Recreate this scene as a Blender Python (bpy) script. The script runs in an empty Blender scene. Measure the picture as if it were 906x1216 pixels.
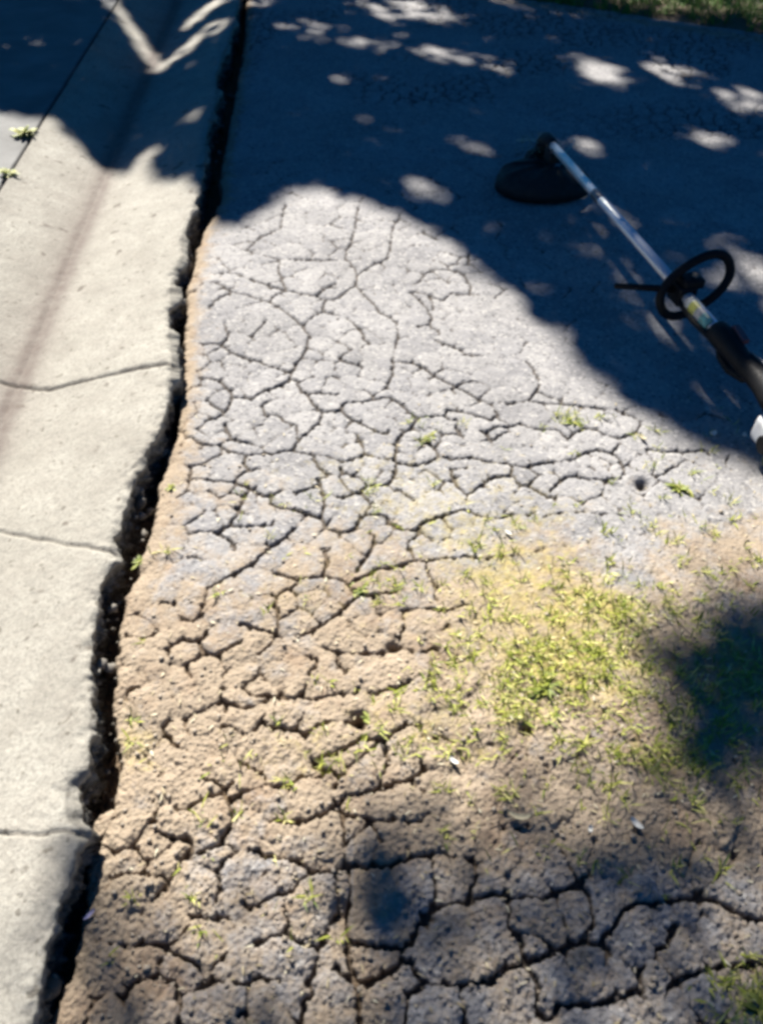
import bpy, bmesh, math, random
import numpy as np
from mathutils import Vector, Matrix, Euler
random.seed(7); RNG = np.random.default_rng(11)
sc = bpy.context.scene
COL = sc.collection

# ------------------------------------------------------------------ camera
F = 878.0; PW, PH = 906.0, 1216.0; CAMH = 1.0
PITCH = math.radians(47.0)
cp, sp = math.cos(PITCH), math.sin(PITCH)
cam = bpy.data.cameras.new('camera'); camo = bpy.data.objects.new('camera', cam); COL.objects.link(camo)
camo.location = (0, 0, CAMH); camo.rotation_euler = (math.radians(90) - PITCH, 0, 0)
cam.sensor_fit = 'VERTICAL'; cam.sensor_height = 36.0; cam.lens = 36.0 * F / PH
cam.clip_start = 0.02; cam.clip_end = 900
cam.dof.use_dof = True; cam.dof.focus_distance = 1.45; cam.dof.aperture_fstop = 6.5
sc.camera = camo

def p2w(px, py, z=0.0):
    """a direction of view turned into the point where it meets the height z"""
    a = (px - PW/2)/F; b = (PH/2 - py)/F
    dx, dy, dz = a, cp + b*sp, -sp + b*cp
    t = (z - CAMH)/dz
    return np.array([dx*t, dy*t, z])
def w2p(x, y, z=0.0):
    zz = z - CAMH
    d = y*cp - zz*sp
    u = y*sp + zz*cp
    d = np.where(np.abs(d) < 1e-4, 1e-4, d)
    return PW/2 + F*x/d, PH/2 - F*u/d, d

# ------------------------------------------------------------------ noise
_T = RNG.random((256, 256)).astype(np.float32)
def vn(x, y, s=0):
    x = np.asarray(x, dtype=np.float64) + s*17.31; y = np.asarray(y, dtype=np.float64) + s*7.77
    xi = np.floor(x).astype(np.int64); yi = np.floor(y).astype(np.int64)
    fx = x - xi; fy = y - yi
    fx = fx*fx*fx*(fx*(fx*6-15)+10); fy = fy*fy*fy*(fy*(fy*6-15)+10)
    a = _T[xi & 255, yi & 255]; b = _T[(xi+1) & 255, yi & 255]
    c = _T[xi & 255, (yi+1) & 255]; d = _T[(xi+1) & 255, (yi+1) & 255]
    return (a*(1-fx)+b*fx)*(1-fy) + (c*(1-fx)+d*fx)*fy - 0.5
def fbm(x, y, sc_, octv=4, s=0, g=0.5):
    r = 0; a = 1.0; t = 0
    for i in range(octv):
        r = r + a*vn(x*sc_, y*sc_, s+i*3); t += a; a *= g; sc_ *= 2.03
    return r/t*2
_J = RNG.random((256, 256, 3))
def voro(x, y, s=0, jit=0.9):
    """F1, F2-F1 (edge distance), id of the nearest cell"""
    xi = np.floor(x).astype(np.int64); yi = np.floor(y).astype(np.int64)
    f1 = np.full(x.shape, 9.0); f2 = np.full(x.shape, 9.0); cid = np.zeros(x.shape)
    for i in (-1, 0, 1):
        for j in (-1, 0, 1):
            q = _J[(xi+i+s*31) & 255, (yi+j+s*57) & 255]
            px = xi+i+0.5+(q[..., 0]-0.5)*jit; py = yi+j+0.5+(q[..., 1]-0.5)*jit
            d = np.hypot(px-x, py-y)
            m = d < f1
            f2 = np.where(m, f1, np.minimum(f2, d)); cid = np.where(m, q[..., 2], cid); f1 = np.where(m, d, f1)
    return f1, f2-f1, cid
def ss(a, b, x):
    t = np.clip((x-a)/(b-a), 0, 1); return t*t*(3-2*t)

# ------------------------------------------------------------------ node helpers
def mat(name):
    m = bpy.data.materials.new(name); m.use_nodes = True
    nt = m.node_tree; nt.nodes.clear()
    out = nt.nodes.new('ShaderNodeOutputMaterial'); b = nt.nodes.new('ShaderNodeBsdfPrincipled')
    nt.links.new(b.outputs[0], out.inputs[0])
    b.inputs['Roughness'].default_value = 0.85
    b.inputs['Specular IOR Level'].default_value = 0.3
    return m, nt, b
class N:
    def __init__(s, nt): s.nt = nt
    def lk(s, a, b): s.nt.links.new(a, b)
    def pos(s): return s.nt.nodes.new('ShaderNodeTexCoord').outputs['Object']
    def noise(s, scale, det=4, rough=0.55, vec=None, col=False):
        n = s.nt.nodes.new('ShaderNodeTexNoise'); n.inputs['Scale'].default_value = scale
        n.inputs['Detail'].default_value = det; n.inputs['Roughness'].default_value = rough
        s.lk(vec or s.pos(), n.inputs['Vector']); return n.outputs['Color' if col else 'Fac']
    def vor(s, scale, out='Distance', feat='F1'):
        n = s.nt.nodes.new('ShaderNodeTexVoronoi'); n.feature = feat; n.inputs['Scale'].default_value = scale
        s.lk(s.pos(), n.inputs['Vector']); return n.outputs[out]
    def rng(s, v, a, b, c=0.0, d=1.0):
        n = s.nt.nodes.new('ShaderNodeMapRange'); n.inputs[1].default_value = a; n.inputs[2].default_value = b
        n.inputs[3].default_value = c; n.inputs[4].default_value = d; s.lk(v, n.inputs[0]); return n.outputs[0]
    def mix(s, f, a, b, mode='MIX'):
        n = s.nt.nodes.new('ShaderNodeMix'); n.data_type = 'RGBA'; n.blend_type = mode
        for i, v in ((0, f), (6, a), (7, b)):
            if isinstance(v, (int, float)): n.inputs[i].default_value = v
            elif isinstance(v, tuple): n.inputs[i].default_value = (*v, 1)
            else: s.lk(v, n.inputs[i])
        return n.outputs[2]
    def math(s, op, a, b=0.0):
        n = s.nt.nodes.new('ShaderNodeMath'); n.operation = op
        for i, v in enumerate((a, b)):
            if isinstance(v, (int, float)): n.inputs[i].default_value = v
            else: s.lk(v, n.inputs[i])
        return n.outputs[0]
    def att(s, name):
        n = s.nt.nodes.new('ShaderNodeAttribute'); n.attribute_name = name; return n.outputs['Fac']
    def bump(s, h, st, dist, bsdf):
        n = s.nt.nodes.new('ShaderNodeBump'); n.inputs['Strength'].default_value = st
        n.inputs['Distance'].default_value = dist; s.lk(h, n.inputs['Height']); s.lk(n.outputs[0], bsdf.inputs['Normal'])

def plain(name, col, rough=0.5, metal=0.0, var=0.15, scale=60, spec=0.5):
    m, nt, b = mat(name); n = N(nt)
    c = n.mix(n.rng(n.noise(scale, 4), 0.3, 0.7), tuple(v*(1-var) for v in col), tuple(min(1, v*(1+var)) for v in col))
    n.lk(c, b.inputs['Base Color'])
    n.lk(n.rng(n.noise(scale*2.3, 3), 0.3, 0.7, max(0, rough-0.1), min(1, rough+0.12)), b.inputs['Roughness'])
    b.inputs['Metallic'].default_value = metal; b.inputs['Specular IOR Level'].default_value = spec
    return m

def m_asphalt():
    m, nt, b = mat('asphalt'); n = N(nt)
    base = n.mix(n.rng(n.noise(3.0, 5), 0.3, 0.7), (0.29, 0.285, 0.285), (0.395, 0.388, 0.387))
    base = n.mix(n.rng(n.noise(24, 5, 0.7), 0.35, 0.7), n.mix(1.0, base, (0.84, 0.84, 0.85), 'MULTIPLY'), base)
    base = n.mix(1.0, base, n.mix(n.att('tone'), (0.86, 0.86, 0.87), (1.08, 1.07, 1.05)), 'MULTIPLY')
    # aggregate: pale and dark grains
    cell = n.vor(170, 'Color'); sep = nt.nodes.new('ShaderNodeSeparateColor'); n.lk(cell, sep.inputs[0])
    base = n.mix(n.rng(sep.outputs[0], 0.80, 0.97, 0, 0.6), base, (0.52, 0.50, 0.47))
    base = n.mix(n.rng(sep.outputs[1], 0.80, 0.96, 0, 0.55), base, (0.09, 0.09, 0.095))
    base = n.mix(n.rng(n.noise(75, 3, 0.7), 0.60, 0.72, 0, 0.5), base, (0.11, 0.105, 0.10))
    # bare tan soil washed over the pavement
    soil = n.mix(n.rng(n.noise(35, 6, 0.7), 0.3, 0.7), (0.185, 0.135, 0.088), (0.385, 0.295, 0.205))
    soil = n.mix(n.rng(n.vor(260, 'Distance'), 0.0, 0.5, 0.0, 0.4), soil, (0.44, 0.37, 0.28))
    soil = n.mix(n.rng(n.noise(9, 4, 0.6), 0.5, 0.68, 0, 0.55), soil, (0.19, 0.115, 0.065))
    d = n.math('ADD', n.att('dirt'), n.math('MULTIPLY', n.math('SUBTRACT', n.noise(24, 7, 0.8), 0.5), 2.1))
    d = n.rng(d, 0.28, 0.78, 0.0, 0.93)
    c = n.mix(d, base, soil)
    mo = n.math('ADD', n.att('moss'), n.math('MULTIPLY', n.math('SUBTRACT', n.noise(40, 6, 0.8), 0.5), 2.2))
    mo = n.rng(mo, 0.38, 1.05, 0, 0.9)
    mc = n.mix(n.rng(n.noise(90, 4, 0.7), 0.35, 0.65), (0.26, 0.20, 0.065), (0.55, 0.46, 0.17))
    c = n.mix(mo, c, mc)
    c = n.mix(n.rng(n.att('crack'), 0.12, 0.8, 0, 0.85), c, n.mix(n.att('dirt'), (0.05, 0.043, 0.038), (0.115, 0.078, 0.048)))
    n.lk(c, b.inputs['Base Color'])
    h = n.math('ADD', n.noise(230, 4, 0.7), n.math('MULTIPLY', n.vor(170), 0.8))
    n.bump(h, 0.75, 0.0024, b)
    b.inputs['Roughness'].default_value = 0.9
    return m
def m_concrete():
    m, nt, b = mat('concrete'); n = N(nt)
    base = n.mix(n.rng(n.noise(5, 6, 0.6), 0.3, 0.7), (0.335, 0.319, 0.275), (0.44, 0.421, 0.368))
    base = n.mix(n.rng(n.noise(13, 7, 0.75), 0.40, 0.66, 0, 0.6), base, (0.25, 0.228, 0.195))
    base = n.mix(n.rng(n.noise(170, 4, 0.7), 0.45, 0.62, 0, 0.6), base, (0.21, 0.20, 0.175))
    base = n.mix(n.rng(n.noise(22, 2, 0.4), 0.68, 0.73, 0, 0.8), base, (0.13, 0.11, 0.09))
    base = n.mix(n.rng(n.noise(62, 2, 0.4), 0.67, 0.73, 0, 0.75), base, (0.14, 0.125, 0.10))
    base = n.mix(n.math('MULTIPLY', n.att('dirt'), n.rng(n.noise(30, 5, 0.7), 0.3, 0.65, 0.6, 1.0)), base, (0.155, 0.128, 0.112))
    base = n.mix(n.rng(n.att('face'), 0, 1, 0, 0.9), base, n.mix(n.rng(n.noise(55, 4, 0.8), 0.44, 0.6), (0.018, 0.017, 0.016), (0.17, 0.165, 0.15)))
    base = n.mix(n.rng(n.att('crack'), 0.1, 0.9, 0, 0.85), base, (0.07, 0.06, 0.05))
    n.lk(base, b.inputs['Base Color'])
    n.bump(n.math('ADD', n.noise(260, 4, 0.7), n.noise(60, 3, 0.6)), 0.8, 0.0022, b)
    return m
ASPH = m_asphalt(); CONC = m_concrete()

def tag(o, label=None, cat=None, group=None, kind=None):
    if label: o['label'] = label
    if cat: o['category'] = cat
    if group: o['group'] = group
    if kind: o['kind'] = kind
    return o
def link(name, me, m=None, parent=None):
    o = bpy.data.objects.new(name, me); COL.objects.link(o)
    if m: me.materials.append(m)
    if parent: o.parent = parent
    return o
def grid_mesh(name, X, Y, Z, attrs, m, smooth=True, flip=False):
    r, c = X.shape
    me = bpy.data.meshes.new(name)
    co = np.stack([X, Y, Z], -1).reshape(-1, 3).astype(np.float32)
    i = np.arange(r*c).reshape(r, c)
    q = np.stack([i[:-1, :-1], i[:-1, 1:], i[1:, 1:], i[1:, :-1]], -1).reshape(-1, 4)
    if flip: q = q[:, ::-1]
    me.vertices.add(len(co)); me.vertices.foreach_set('co', co.ravel())
    me.loops.add(q.size); me.loops.foreach_set('vertex_index', q.ravel().astype(np.int32))
    me.polygons.add(len(q)); me.polygons.foreach_set('loop_start', (np.arange(len(q))*4).astype(np.int32))
    me.polygons.foreach_set('use_smooth', np.full(len(q), smooth))
    me.update(calc_edges=True)
    for k, v in attrs.items():
        a = me.attributes.new(k, 'FLOAT', 'POINT'); a.data.foreach_set('value', v.reshape(-1).astype(np.float32))
    return link(name, me, m)
def raw_mesh(name, co, faces, m, parent=None, attrs=None, smooth=False):
    """faces: (n,3) or (n,4) array"""
    me = bpy.data.meshes.new(name); k = faces.shape[1]
    me.vertices.add(len(co)); me.vertices.foreach_set('co', np.asarray(co, np.float32).ravel())
    me.loops.add(faces.size); me.loops.foreach_set('vertex_index', faces.ravel().astype(np.int32))
    me.polygons.add(len(faces)); me.polygons.foreach_set('loop_start', (np.arange(len(faces))*k).astype(np.int32))
    if smooth: me.polygons.foreach_set('use_smooth', np.full(len(faces), True))
    me.update(calc_edges=True)
    for kk, v in (attrs or {}).items():
        a = me.attributes.new(kk, 'FLOAT', 'POINT'); a.data.foreach_set('value', v.astype(np.float32))
    return link(name, me, m, parent)

# ------------------------------------------------------------------ the lie of the land
LIPZ = 0.036; FLOWZ = -0.052; JOINTZ = 0.038
lip_px = [(300,-60),(285,0),(272,50),(256,90),(258,120),(245,160),(243,200),(239,225),(225,262),(214,285),(219,302),(204,325),(203,350),(200,380),
 (205,432),(203,470),(193,510),(178,535),(160,562),(152,600),(138,630),(132,652),(140,664),(124,680),(119,700),(112,740),(110,780),(113,830),(111,880),
 (104,915),(86,932),(78,950),(80,975),(94,990),(94,1012),(84,1050),(70,1090),(56,1130),(45,1180),(36,1216),(20,1290)]
gap_px = [(300,-60),(293,0),(289,60),(276,130),(269,170),(263,200),(262,240),(240,275),(231,310),(222,350),(220,400),(216,450),(211,500),(201,540),
 (186,580),(184,620),(172,650),(166,680),(152,720),(148,780),(143,850),(148,900),(146,960),(118,985),(110,1040),(115,1080),(101,1120),(86,1170),(74,1216),(56,1290)]
lipw = np.array([p2w(a, b, LIPZ) for a, b in lip_px])[::-1]
gapw = np.array([p2w(a, b, 0.0) for a, b in gap_px])[::-1]
GD = np.array([-0.0795, 1.0])                     # the gutter runs this way
def extend(arr):
    a = arr[:, 1].copy(); x = arr[:, 0].copy()
    order = np.argsort(a); a = a[order]; x = x[order]
    return a, x
ly, lx = extend(lipw); gy, gx = extend(gapw)
def lip_x(y):
    v = np.interp(y, ly, lx)
    v = np.where(y > ly[-1], lx[-1] + (y-ly[-1])*GD[0], v); v = np.where(y < ly[0], lx[0] + (y-ly[0])*GD[0], v)
    return v
def gap_x(y):
    v = np.interp(y, gy, gx)
    v = np.where(y > gy[-1], gx[-1] + (y-gy[-1])*GD[0], v); v = np.where(y < gy[0], gx[0] + (y-gy[0])*GD[0], v)
    return v
jp = p2w(53, 141, JOINTZ); fp = p2w(102, 268, FLOWZ)
def joint_x(y): return jp[0] + (y-jp[1])*GD[0]
def flow_x(y): return fp[0] + (y-fp[1])*GD[0]

# traced cracks: (origin x, origin y, pixels per unit, half width m, depth m, polylines)
TR = [
(200,200,4.53,.0026,.010,[[(635,190),(610,270),(600,330),(490,375),(420,445)],[(420,445),(500,465),(600,490),(720,495),(906,500)],[(600,490),(590,550),(630,650),(545,715)],
 [(280,560),(370,565),(440,600),(560,640),(630,660)],[(240,610),(340,670),(430,690),(540,720),(620,770),(680,810),(720,850),(760,906)],[(630,660),(720,680),(790,690),(860,710),(906,700)],
 [(790,690),(850,640),(906,620)],[(720,850),(770,800),(830,770),(906,790)],[(830,770),(840,720)],[(340,670),(250,720),(220,760)],[(300,840),(330,906)],[(450,906),(520,830)],[(500,520),(590,500)]]),
(400,200,4.53,.0025,.009,[[(140,150),(110,230),(100,320),(80,400),(50,450),(50,490)],[(50,490),(100,540),(110,600),(100,630)],[(300,320),(290,420),(270,490),(190,520),(110,580)],
 [(100,630),(40,670),(0,705)],[(100,630),(170,700),(240,780),(320,820),(335,906)],[(0,810),(60,810),(120,860),(150,906)],
 [(430,620),(470,570),(530,540),(650,545),(700,590),(725,640),(710,680),(620,670),(560,710),(500,680),(420,660)],[(710,450),(705,520)],[(400,670),(460,720),(510,790),(500,840),(440,850)],
 [(500,680),(520,760)],[(460,310),(470,340),(540,380)],[(340,240),(330,260)],[(500,840),(560,890)],[(340,250),(300,320)]]),
(200,400,4.53,.0036,.014,[[(330,80),(400,110),(500,140),(590,165),(660,190)],[(750,0),(750,60),(710,120),(660,190),(640,240),(520,290),(460,330)],[(150,45),(290,45),(320,10)],
 [(160,225),(270,235),(330,290),(345,330),(460,330)],[(345,330),(310,400),(270,440),(200,455)],[(230,370),(290,400)],[(690,250),(740,310),(780,365),(830,400),(906,395)],
 [(740,310),(800,300),(906,310)],[(830,400),(815,460),(760,510),(700,560),(670,600)],[(520,425),(590,420),(620,455),(690,480),(690,550)],[(520,425),(500,370),(530,350)],
 [(300,470),(330,530),(350,560),(450,575)],[(160,575),(220,585),(290,590),(340,625),(420,640),(560,630),(660,615),(780,640),(860,640),(906,660)],[(290,590),(280,640),(200,680),(120,700)],
 [(120,700),(120,760),(100,830),(60,860)],[(150,770),(260,780),(360,790),(440,820),(520,870),(560,860),(610,830)],[(440,820),(390,906)],[(420,640),(410,690),(440,730),(480,710)],
 [(690,850),(760,820),(820,790),(800,760)],[(820,790),(840,906)],[(780,640),(800,700),(860,740)],[(560,860),(540,906)],[(130,540),(160,575)]]),
(400,400,4.53,.0035,.013,[[(330,0),(310,60),(300,130),(300,190),(270,270)],[(300,130),(400,140),(480,165),(490,190),(560,230),(640,270),(700,300),(760,340),(800,350)],[(0,110),(60,140),(140,160)],
 [(130,0),(180,30)],[(540,20),(620,50),(700,90),(770,100)],[(20,390),(40,350),(150,345),(280,325),(350,370),(430,440),(540,425),(580,430),(620,455),(660,430)],
 [(580,430),(590,390),(640,400),(730,420),(830,450),(880,410)],[(430,440),(400,490),(330,540),(320,600),(310,660)],[(560,525),(620,520),(680,540),(640,490),(660,430)],
 [(20,390),(60,430),(130,470),(200,500),(270,520)],[(270,520),(280,490)],[(0,665),(60,665),(150,630),(220,650),(310,665),(360,685),(440,690),(500,670),(550,650),(620,665),(720,645),(800,670),(906,680)],
 [(550,650),(520,600),(480,560)],[(150,630),(130,570),(110,540)],[(320,680),(320,720),(290,780),(240,800),(160,800),(130,840),(0,870)],[(0,700),(60,740),(90,750)],[(130,840),(190,906)],
 [(690,906),(700,860),(770,810),(830,760),(906,740)],[(610,710),(700,710)],[(610,720),(640,800),(690,850)],[(330,820),(400,870),(450,906)],[(820,540),(800,520),(850,490),(906,485)],[(680,240),(770,240)]]),
(600,400,4.53,.0032,.012,[[(0,490),(40,485),(70,465),(120,490),(200,500),(290,500),(330,550),(370,520),(420,495),(480,490),(540,530),(620,545),(700,515),(730,470)],[(130,340),(180,270),(180,220),(120,140)],
 [(0,370),(60,350),(130,340)],[(140,350),(240,360),(400,370),(520,385),(600,395),(700,430)],[(530,390),(540,450)],[(0,680),(40,690),(120,700),(200,680),(290,670),(370,660),(440,620),(500,610),(570,630),(600,590)],
 [(30,640),(40,690),(30,740),(0,760)],[(240,830),(300,770),(350,750),(430,765),(540,770),(620,765)],[(570,630),(620,670),(640,740)],[(60,790),(130,800),(200,850),(300,890)],[(740,600),(860,620),(1100,610)]]),
(150,600,4.53,.0033,.013,[[(620,0),(590,60),(560,110),(640,120),(780,110),(810,80)],[(560,110),(480,150),(400,145)],[(480,150),(560,190),(600,260)],[(906,130),(780,220),(700,290),(600,360),(540,390),(440,440)],
 [(440,440),(420,520),(380,600),(350,620),(300,600)],[(620,640),(700,660),(820,690)],[(820,690),(810,560),(800,490),(860,450),(906,430)],[(820,690),(760,760),(710,800),(660,780)],
 [(300,720),(360,740),(440,700),(420,680)],[(400,760),(420,800),(500,800),(600,740)],[(780,0),(850,20),(906,30)],[(790,360),(906,390)],[(0,700),(100,710),(150,690)],[(200,520),(260,530)],[(320,880),(340,906)],[(340,90),(400,60)]]),
(350,600,4.53,.0035,.014,[[(0,30),(60,50),(150,80),(160,120),(240,155),(320,140),(350,80),(400,50),(500,60)],[(150,80),(150,0)],[(500,60),(510,100),(580,140),(650,140),(700,90),(760,75),(906,30)],
 [(0,390),(60,395),(150,380),(180,310),(150,220)],[(150,380),(240,400),(290,430),(380,380),(440,360),(450,330),(480,300)],[(290,430),(340,480)],[(340,480),(280,550),(180,620),(100,670),(20,700)],
 [(340,480),(420,480),(540,470)],[(430,350),(510,340),(560,330),(640,300),(700,305),(820,290),(906,290)],[(640,300),(610,220)],[(340,340),(400,270),(430,200),(430,160)],
 [(580,570),(640,560),(700,550),(780,570),(860,560),(906,540)],[(580,570),(590,640),(570,690)],[(180,770),(240,790),(380,790),(500,780),(570,750),(620,775),(700,785),(760,765)],
 [(240,790),(220,830),(300,906)],[(60,800),(130,840),(80,906)],[(700,330),(750,420),(760,500)]]),
(550,600,4.53,.0030,.011,[[(0,30),(60,50),(120,70),(200,80),(240,50)],[(240,50),(340,60),(400,30)],[(440,60),(560,40),(700,45),(906,60)],[(0,280),(90,300),(160,290),(210,280),(290,265),(400,255),(480,220),(560,220)],
 [(690,270),(780,285),(850,250),(890,250)],[(780,285),(840,340),(906,360)]]),
(130,800,4.53,.0036,.014,[[(90,100),(150,60)],[(590,140),(640,170),(720,185)],[(760,110),(850,105),(906,120)],[(760,240),(906,280)],[(350,300),(320,350),(350,380)],[(700,470),(780,510),(850,540)],[(550,580),(600,600)],
 [(350,740),(420,720),(520,670),(600,640),(640,600)],[(640,680),(660,750),(650,830),(580,900)],[(640,680),(700,640),(760,620)],[(300,870),(380,880),(460,906)],[(240,780),(260,760)],[(480,560),(550,580),(560,520)]]),
(330,800,4.53,.0038,.015,[[(0,125),(70,140),(110,130),(150,60),(160,0)],[(110,130),(200,130),(340,100),(420,110),(430,60)],[(0,285),(90,300),(160,330),(200,290),(280,265),(370,260),(430,240),(470,280)],[(430,240),(430,200)],
 [(500,100),(560,90),(640,70),(700,40)],[(220,465),(300,430),(380,390),(440,340),(580,345),(640,300),(700,270),(800,280)],[(580,345),(570,410),(600,480)],[(760,335),(906,340)],[(0,610),(60,590),(120,560),(240,555)],
 [(200,500),(330,540),(320,600),(290,620)],[(0,790),(60,800),(160,790),(260,750),(300,710),(290,650)],[(340,640),(450,650),(600,600),(720,560),(800,500)],[(300,710),(360,740),(420,720),(450,700)],
 [(340,760),(500,780),(640,790),(760,790)],[(340,760),(360,840),(340,906)],[(360,640),(350,690)]]),
(530,800,4.53,.0032,.012,[[(240,180),(300,230),(350,260)],[(350,110),(480,110),(560,130),(680,130)],[(500,290),(580,300)],[(380,420),(480,450),(500,490),(640,490)],[(200,830),(260,810),(380,825),(480,790)],[(700,370),(850,340)]]),
(80,1000,4.12,.0046,.018,[[(580,50),(540,110),(500,180),(440,160),(350,150),(250,150)],[(500,180),(460,230),(440,250)],[(650,50),(720,20),(760,10)],[(760,90),(740,150),(740,210),(720,280)],[(850,300),(906,310)],
 [(600,340),(700,380),(780,360)],[(600,340),(600,400),(540,470),(440,500),(300,500),(200,500)],[(440,500),(540,560),(640,600)],[(800,530),(760,550)],[(330,680),(260,760)],[(330,680),(420,660),(520,690),(550,800),(540,890)],
 [(420,660),(440,590)],[(640,720),(700,690),(720,600)],[(720,680),(880,700),(870,830),(820,840)]]),
(300,1000,4.12,.0048,.020,[[(0,320),(100,260),(200,230),(260,160),(340,140),(400,140),(450,120),(460,0)],[(0,30),(60,60),(200,80),(290,130)],[(150,310),(180,390),(160,440),(60,480),(0,500)],
 [(160,440),(250,500),(330,520),(360,440)],[(330,520),(310,590),(270,680),(200,680),(50,660),(0,650)],[(270,680),(300,740),(240,770),(240,850)],[(340,200),(320,240)],[(400,610),(500,700),(530,780),(520,950)],
 [(780,560),(800,650),(860,680),(760,750),(740,900)]]),
(300,1000,4.12,.0075,.026,[[(450,110),(490,105),(620,112),(760,75),(880,50)],[(480,130),(480,260),(450,380),(470,480),(470,600)],[(880,100),(905,250),(820,390),(780,500),(600,500),(470,480)],[(480,600),(500,660),(560,700),(640,640),(780,560)],[(400,160),(410,340),(380,380)]]),
(500,1000,4.12,.0058,.022,[[(0,410),(100,300),(220,290),(330,250),(480,270),(600,270),(690,230)],[(220,290),(240,260),(280,140),(250,80),(130,60)],[(430,290),(430,400),(500,500),(510,590)],
 [(510,590),(430,620),(360,670),(200,700),(30,690)],[(510,590),(600,560),(700,520),(760,480),(850,520),(906,510)],[(200,700),(210,800),(190,1000)],[(520,600),(580,700),(560,800),(640,890)],[(660,790),(800,800),(906,780)],
 [(690,230),(790,200),(830,260),(850,400),(780,480)]]),
(690,1000,4.19,.0058,.020,[[(0,490),(90,510),(160,420),(200,350),(290,300),(420,300),(500,280),(600,270),(700,310),(770,350),(870,380),(1100,370)],[(380,520),(440,520),(480,400)],[(0,790),(90,810),(300,730),(300,640)],[(440,710),(560,650),(700,620),(1000,600)]]),
]
def seg_dist(X, Y, segs):
    """for each vertex: min over segments of dist/halfwidth, and the depth of that segment"""
    D = np.full(X.shape, 99.0); DEP = np.zeros(X.shape); DM = np.full(X.shape, 9.0)
    for (x0, y0, x1, y1, hw, dep) in segs:
        pad = 0.05
        rows = np.where((Yrow > min(y0, y1)-pad) & (Yrow < max(y0, y1)+pad))[0]
        if len(rows) == 0: continue
        r0, r1 = rows[0], rows[-1]+1
        # column range from the fan
        sub = X[r0:r1]
        cm = (sub > min(x0, x1)-pad) & (sub < max(x0, x1)+pad)
        cols = np.where(cm.any(0))[0]
        if len(cols) == 0: continue
        c0, c1 = cols[0], cols[-1]+1
        xs = X[r0:r1, c0:c1]; ys = Y[r0:r1, c0:c1]
        dx, dy = x1-x0, y1-y0; L = dx*dx+dy*dy+1e-12
        t = np.clip(((xs-x0)*dx+(ys-y0)*dy)/L, 0, 1)
        d = np.hypot(xs-x0-t*dx, ys-y0-t*dy)
        v = d/hw
        m = v < D[r0:r1, c0:c1]
        D[r0:r1, c0:c1] = np.where(m, v, D[r0:r1, c0:c1]); DEP[r0:r1, c0:c1] = np.where(m, dep, DEP[r0:r1, c0:c1])
        DM[r0:r1, c0:c1] = np.minimum(DM[r0:r1, c0:c1], d)
    return D, DEP, DM

# fan-shaped sheet for the road, finer where it lies near
ys = [-0.55]
while ys[-1] < 7.5:
    y = ys[-1]; ys.append(y + (0.0016 + 0.00118*y*y if y > 0 else 0.0022 - y*0.006))
Yrow = np.array(ys)
uf = np.linspace(-0.50, 0.56, 760)
ul = -0.50 - np.cumsum(np.linspace(0.002, 0.02, 60)); ur = 0.56 + np.cumsum(np.linspace(0.002, 0.04, 110))
U = np.concatenate([ul[::-1], uf, ur])
XX = U[None, :]*(np.maximum(Yrow, 0)[:, None]*cp + sp + 0.02); YY = np.repeat(Yrow[:, None], len(U), 1)
wx = XX + 0.0030*fbm(XX, YY, 40, 4, 1, 0.62) + 0.0026*fbm(XX, YY, 170, 2, 2)
wy = YY + 0.0030*fbm(XX, YY, 40, 4, 5, 0.62) + 0.0026*fbm(XX, YY, 170, 2, 6)
segs = []
for ox, oy, s, hw, dep, polys in TR:
    for pl in polys:
        W = [p2w(ox + a/s, oy + b/s, 0) for a, b in pl]
        k = random.uniform(0.75, 1.2)
        for a, b in zip(W[:-1], W[1:]):
            segs.append((a[0], a[1], b[0], b[1], hw*k*random.uniform(0.75, 1.1), dep*k))

# plates: regions grown from their middles, with the traced cracks as barriers, so that every crack closes a plate
RS = 0.0024; RX0, RY0 = -0.62, 0.02
RW, RH = int(2.10/RS), int(2.75/RS)
rx = RX0 + (np.arange(RW)+0.5)*RS; ry = RY0 + (np.arange(RH)+0.5)*RS
gX, gY = np.meshgrid(rx, ry)
Yrow_keep = Yrow
dm = np.full(gX.shape, 0.25, np.float32)
for (x0, y0, x1, y1, hw, dep) in segs:
    pad = 0.09
    c0 = max(0, int((min(x0, x1)-pad-RX0)/RS)); c1 = min(RW, int((max(x0, x1)+pad-RX0)/RS)+1)
    r0 = max(0, int((min(y0, y1)-pad-RY0)/RS)); r1 = min(RH, int((max(y0, y1)+pad-RY0)/RS)+1)
    if c1 <= c0 or r1 <= r0: continue
    xs = gX[r0:r1, c0:c1]; ys_ = gY[r0:r1, c0:c1]; dx, dy = x1-x0, y1-y0; L = dx*dx+dy*dy+1e-12
    t = np.clip(((xs-x0)*dx+(ys_-y0)*dy)/L, 0, 1)
    dm[r0:r1, c0:c1] = np.minimum(dm[r0:r1, c0:c1], np.hypot(xs-x0-t*dx, ys_-y0-t*dy))
_, gPY, _ = w2p(gX, gY, 0.0)
wornR = ss(560, 900, gPY)
rs = np.random.default_rng(5)
ci = rs.integers(0, RW, 26000); ri = rs.integers(0, RH, 26000)
sc_ = dm[ri, ci] + 0.010*rs.random(26000); order = np.argsort(-np.minimum(sc_, 0.045))
acc = []; cell = {}
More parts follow.
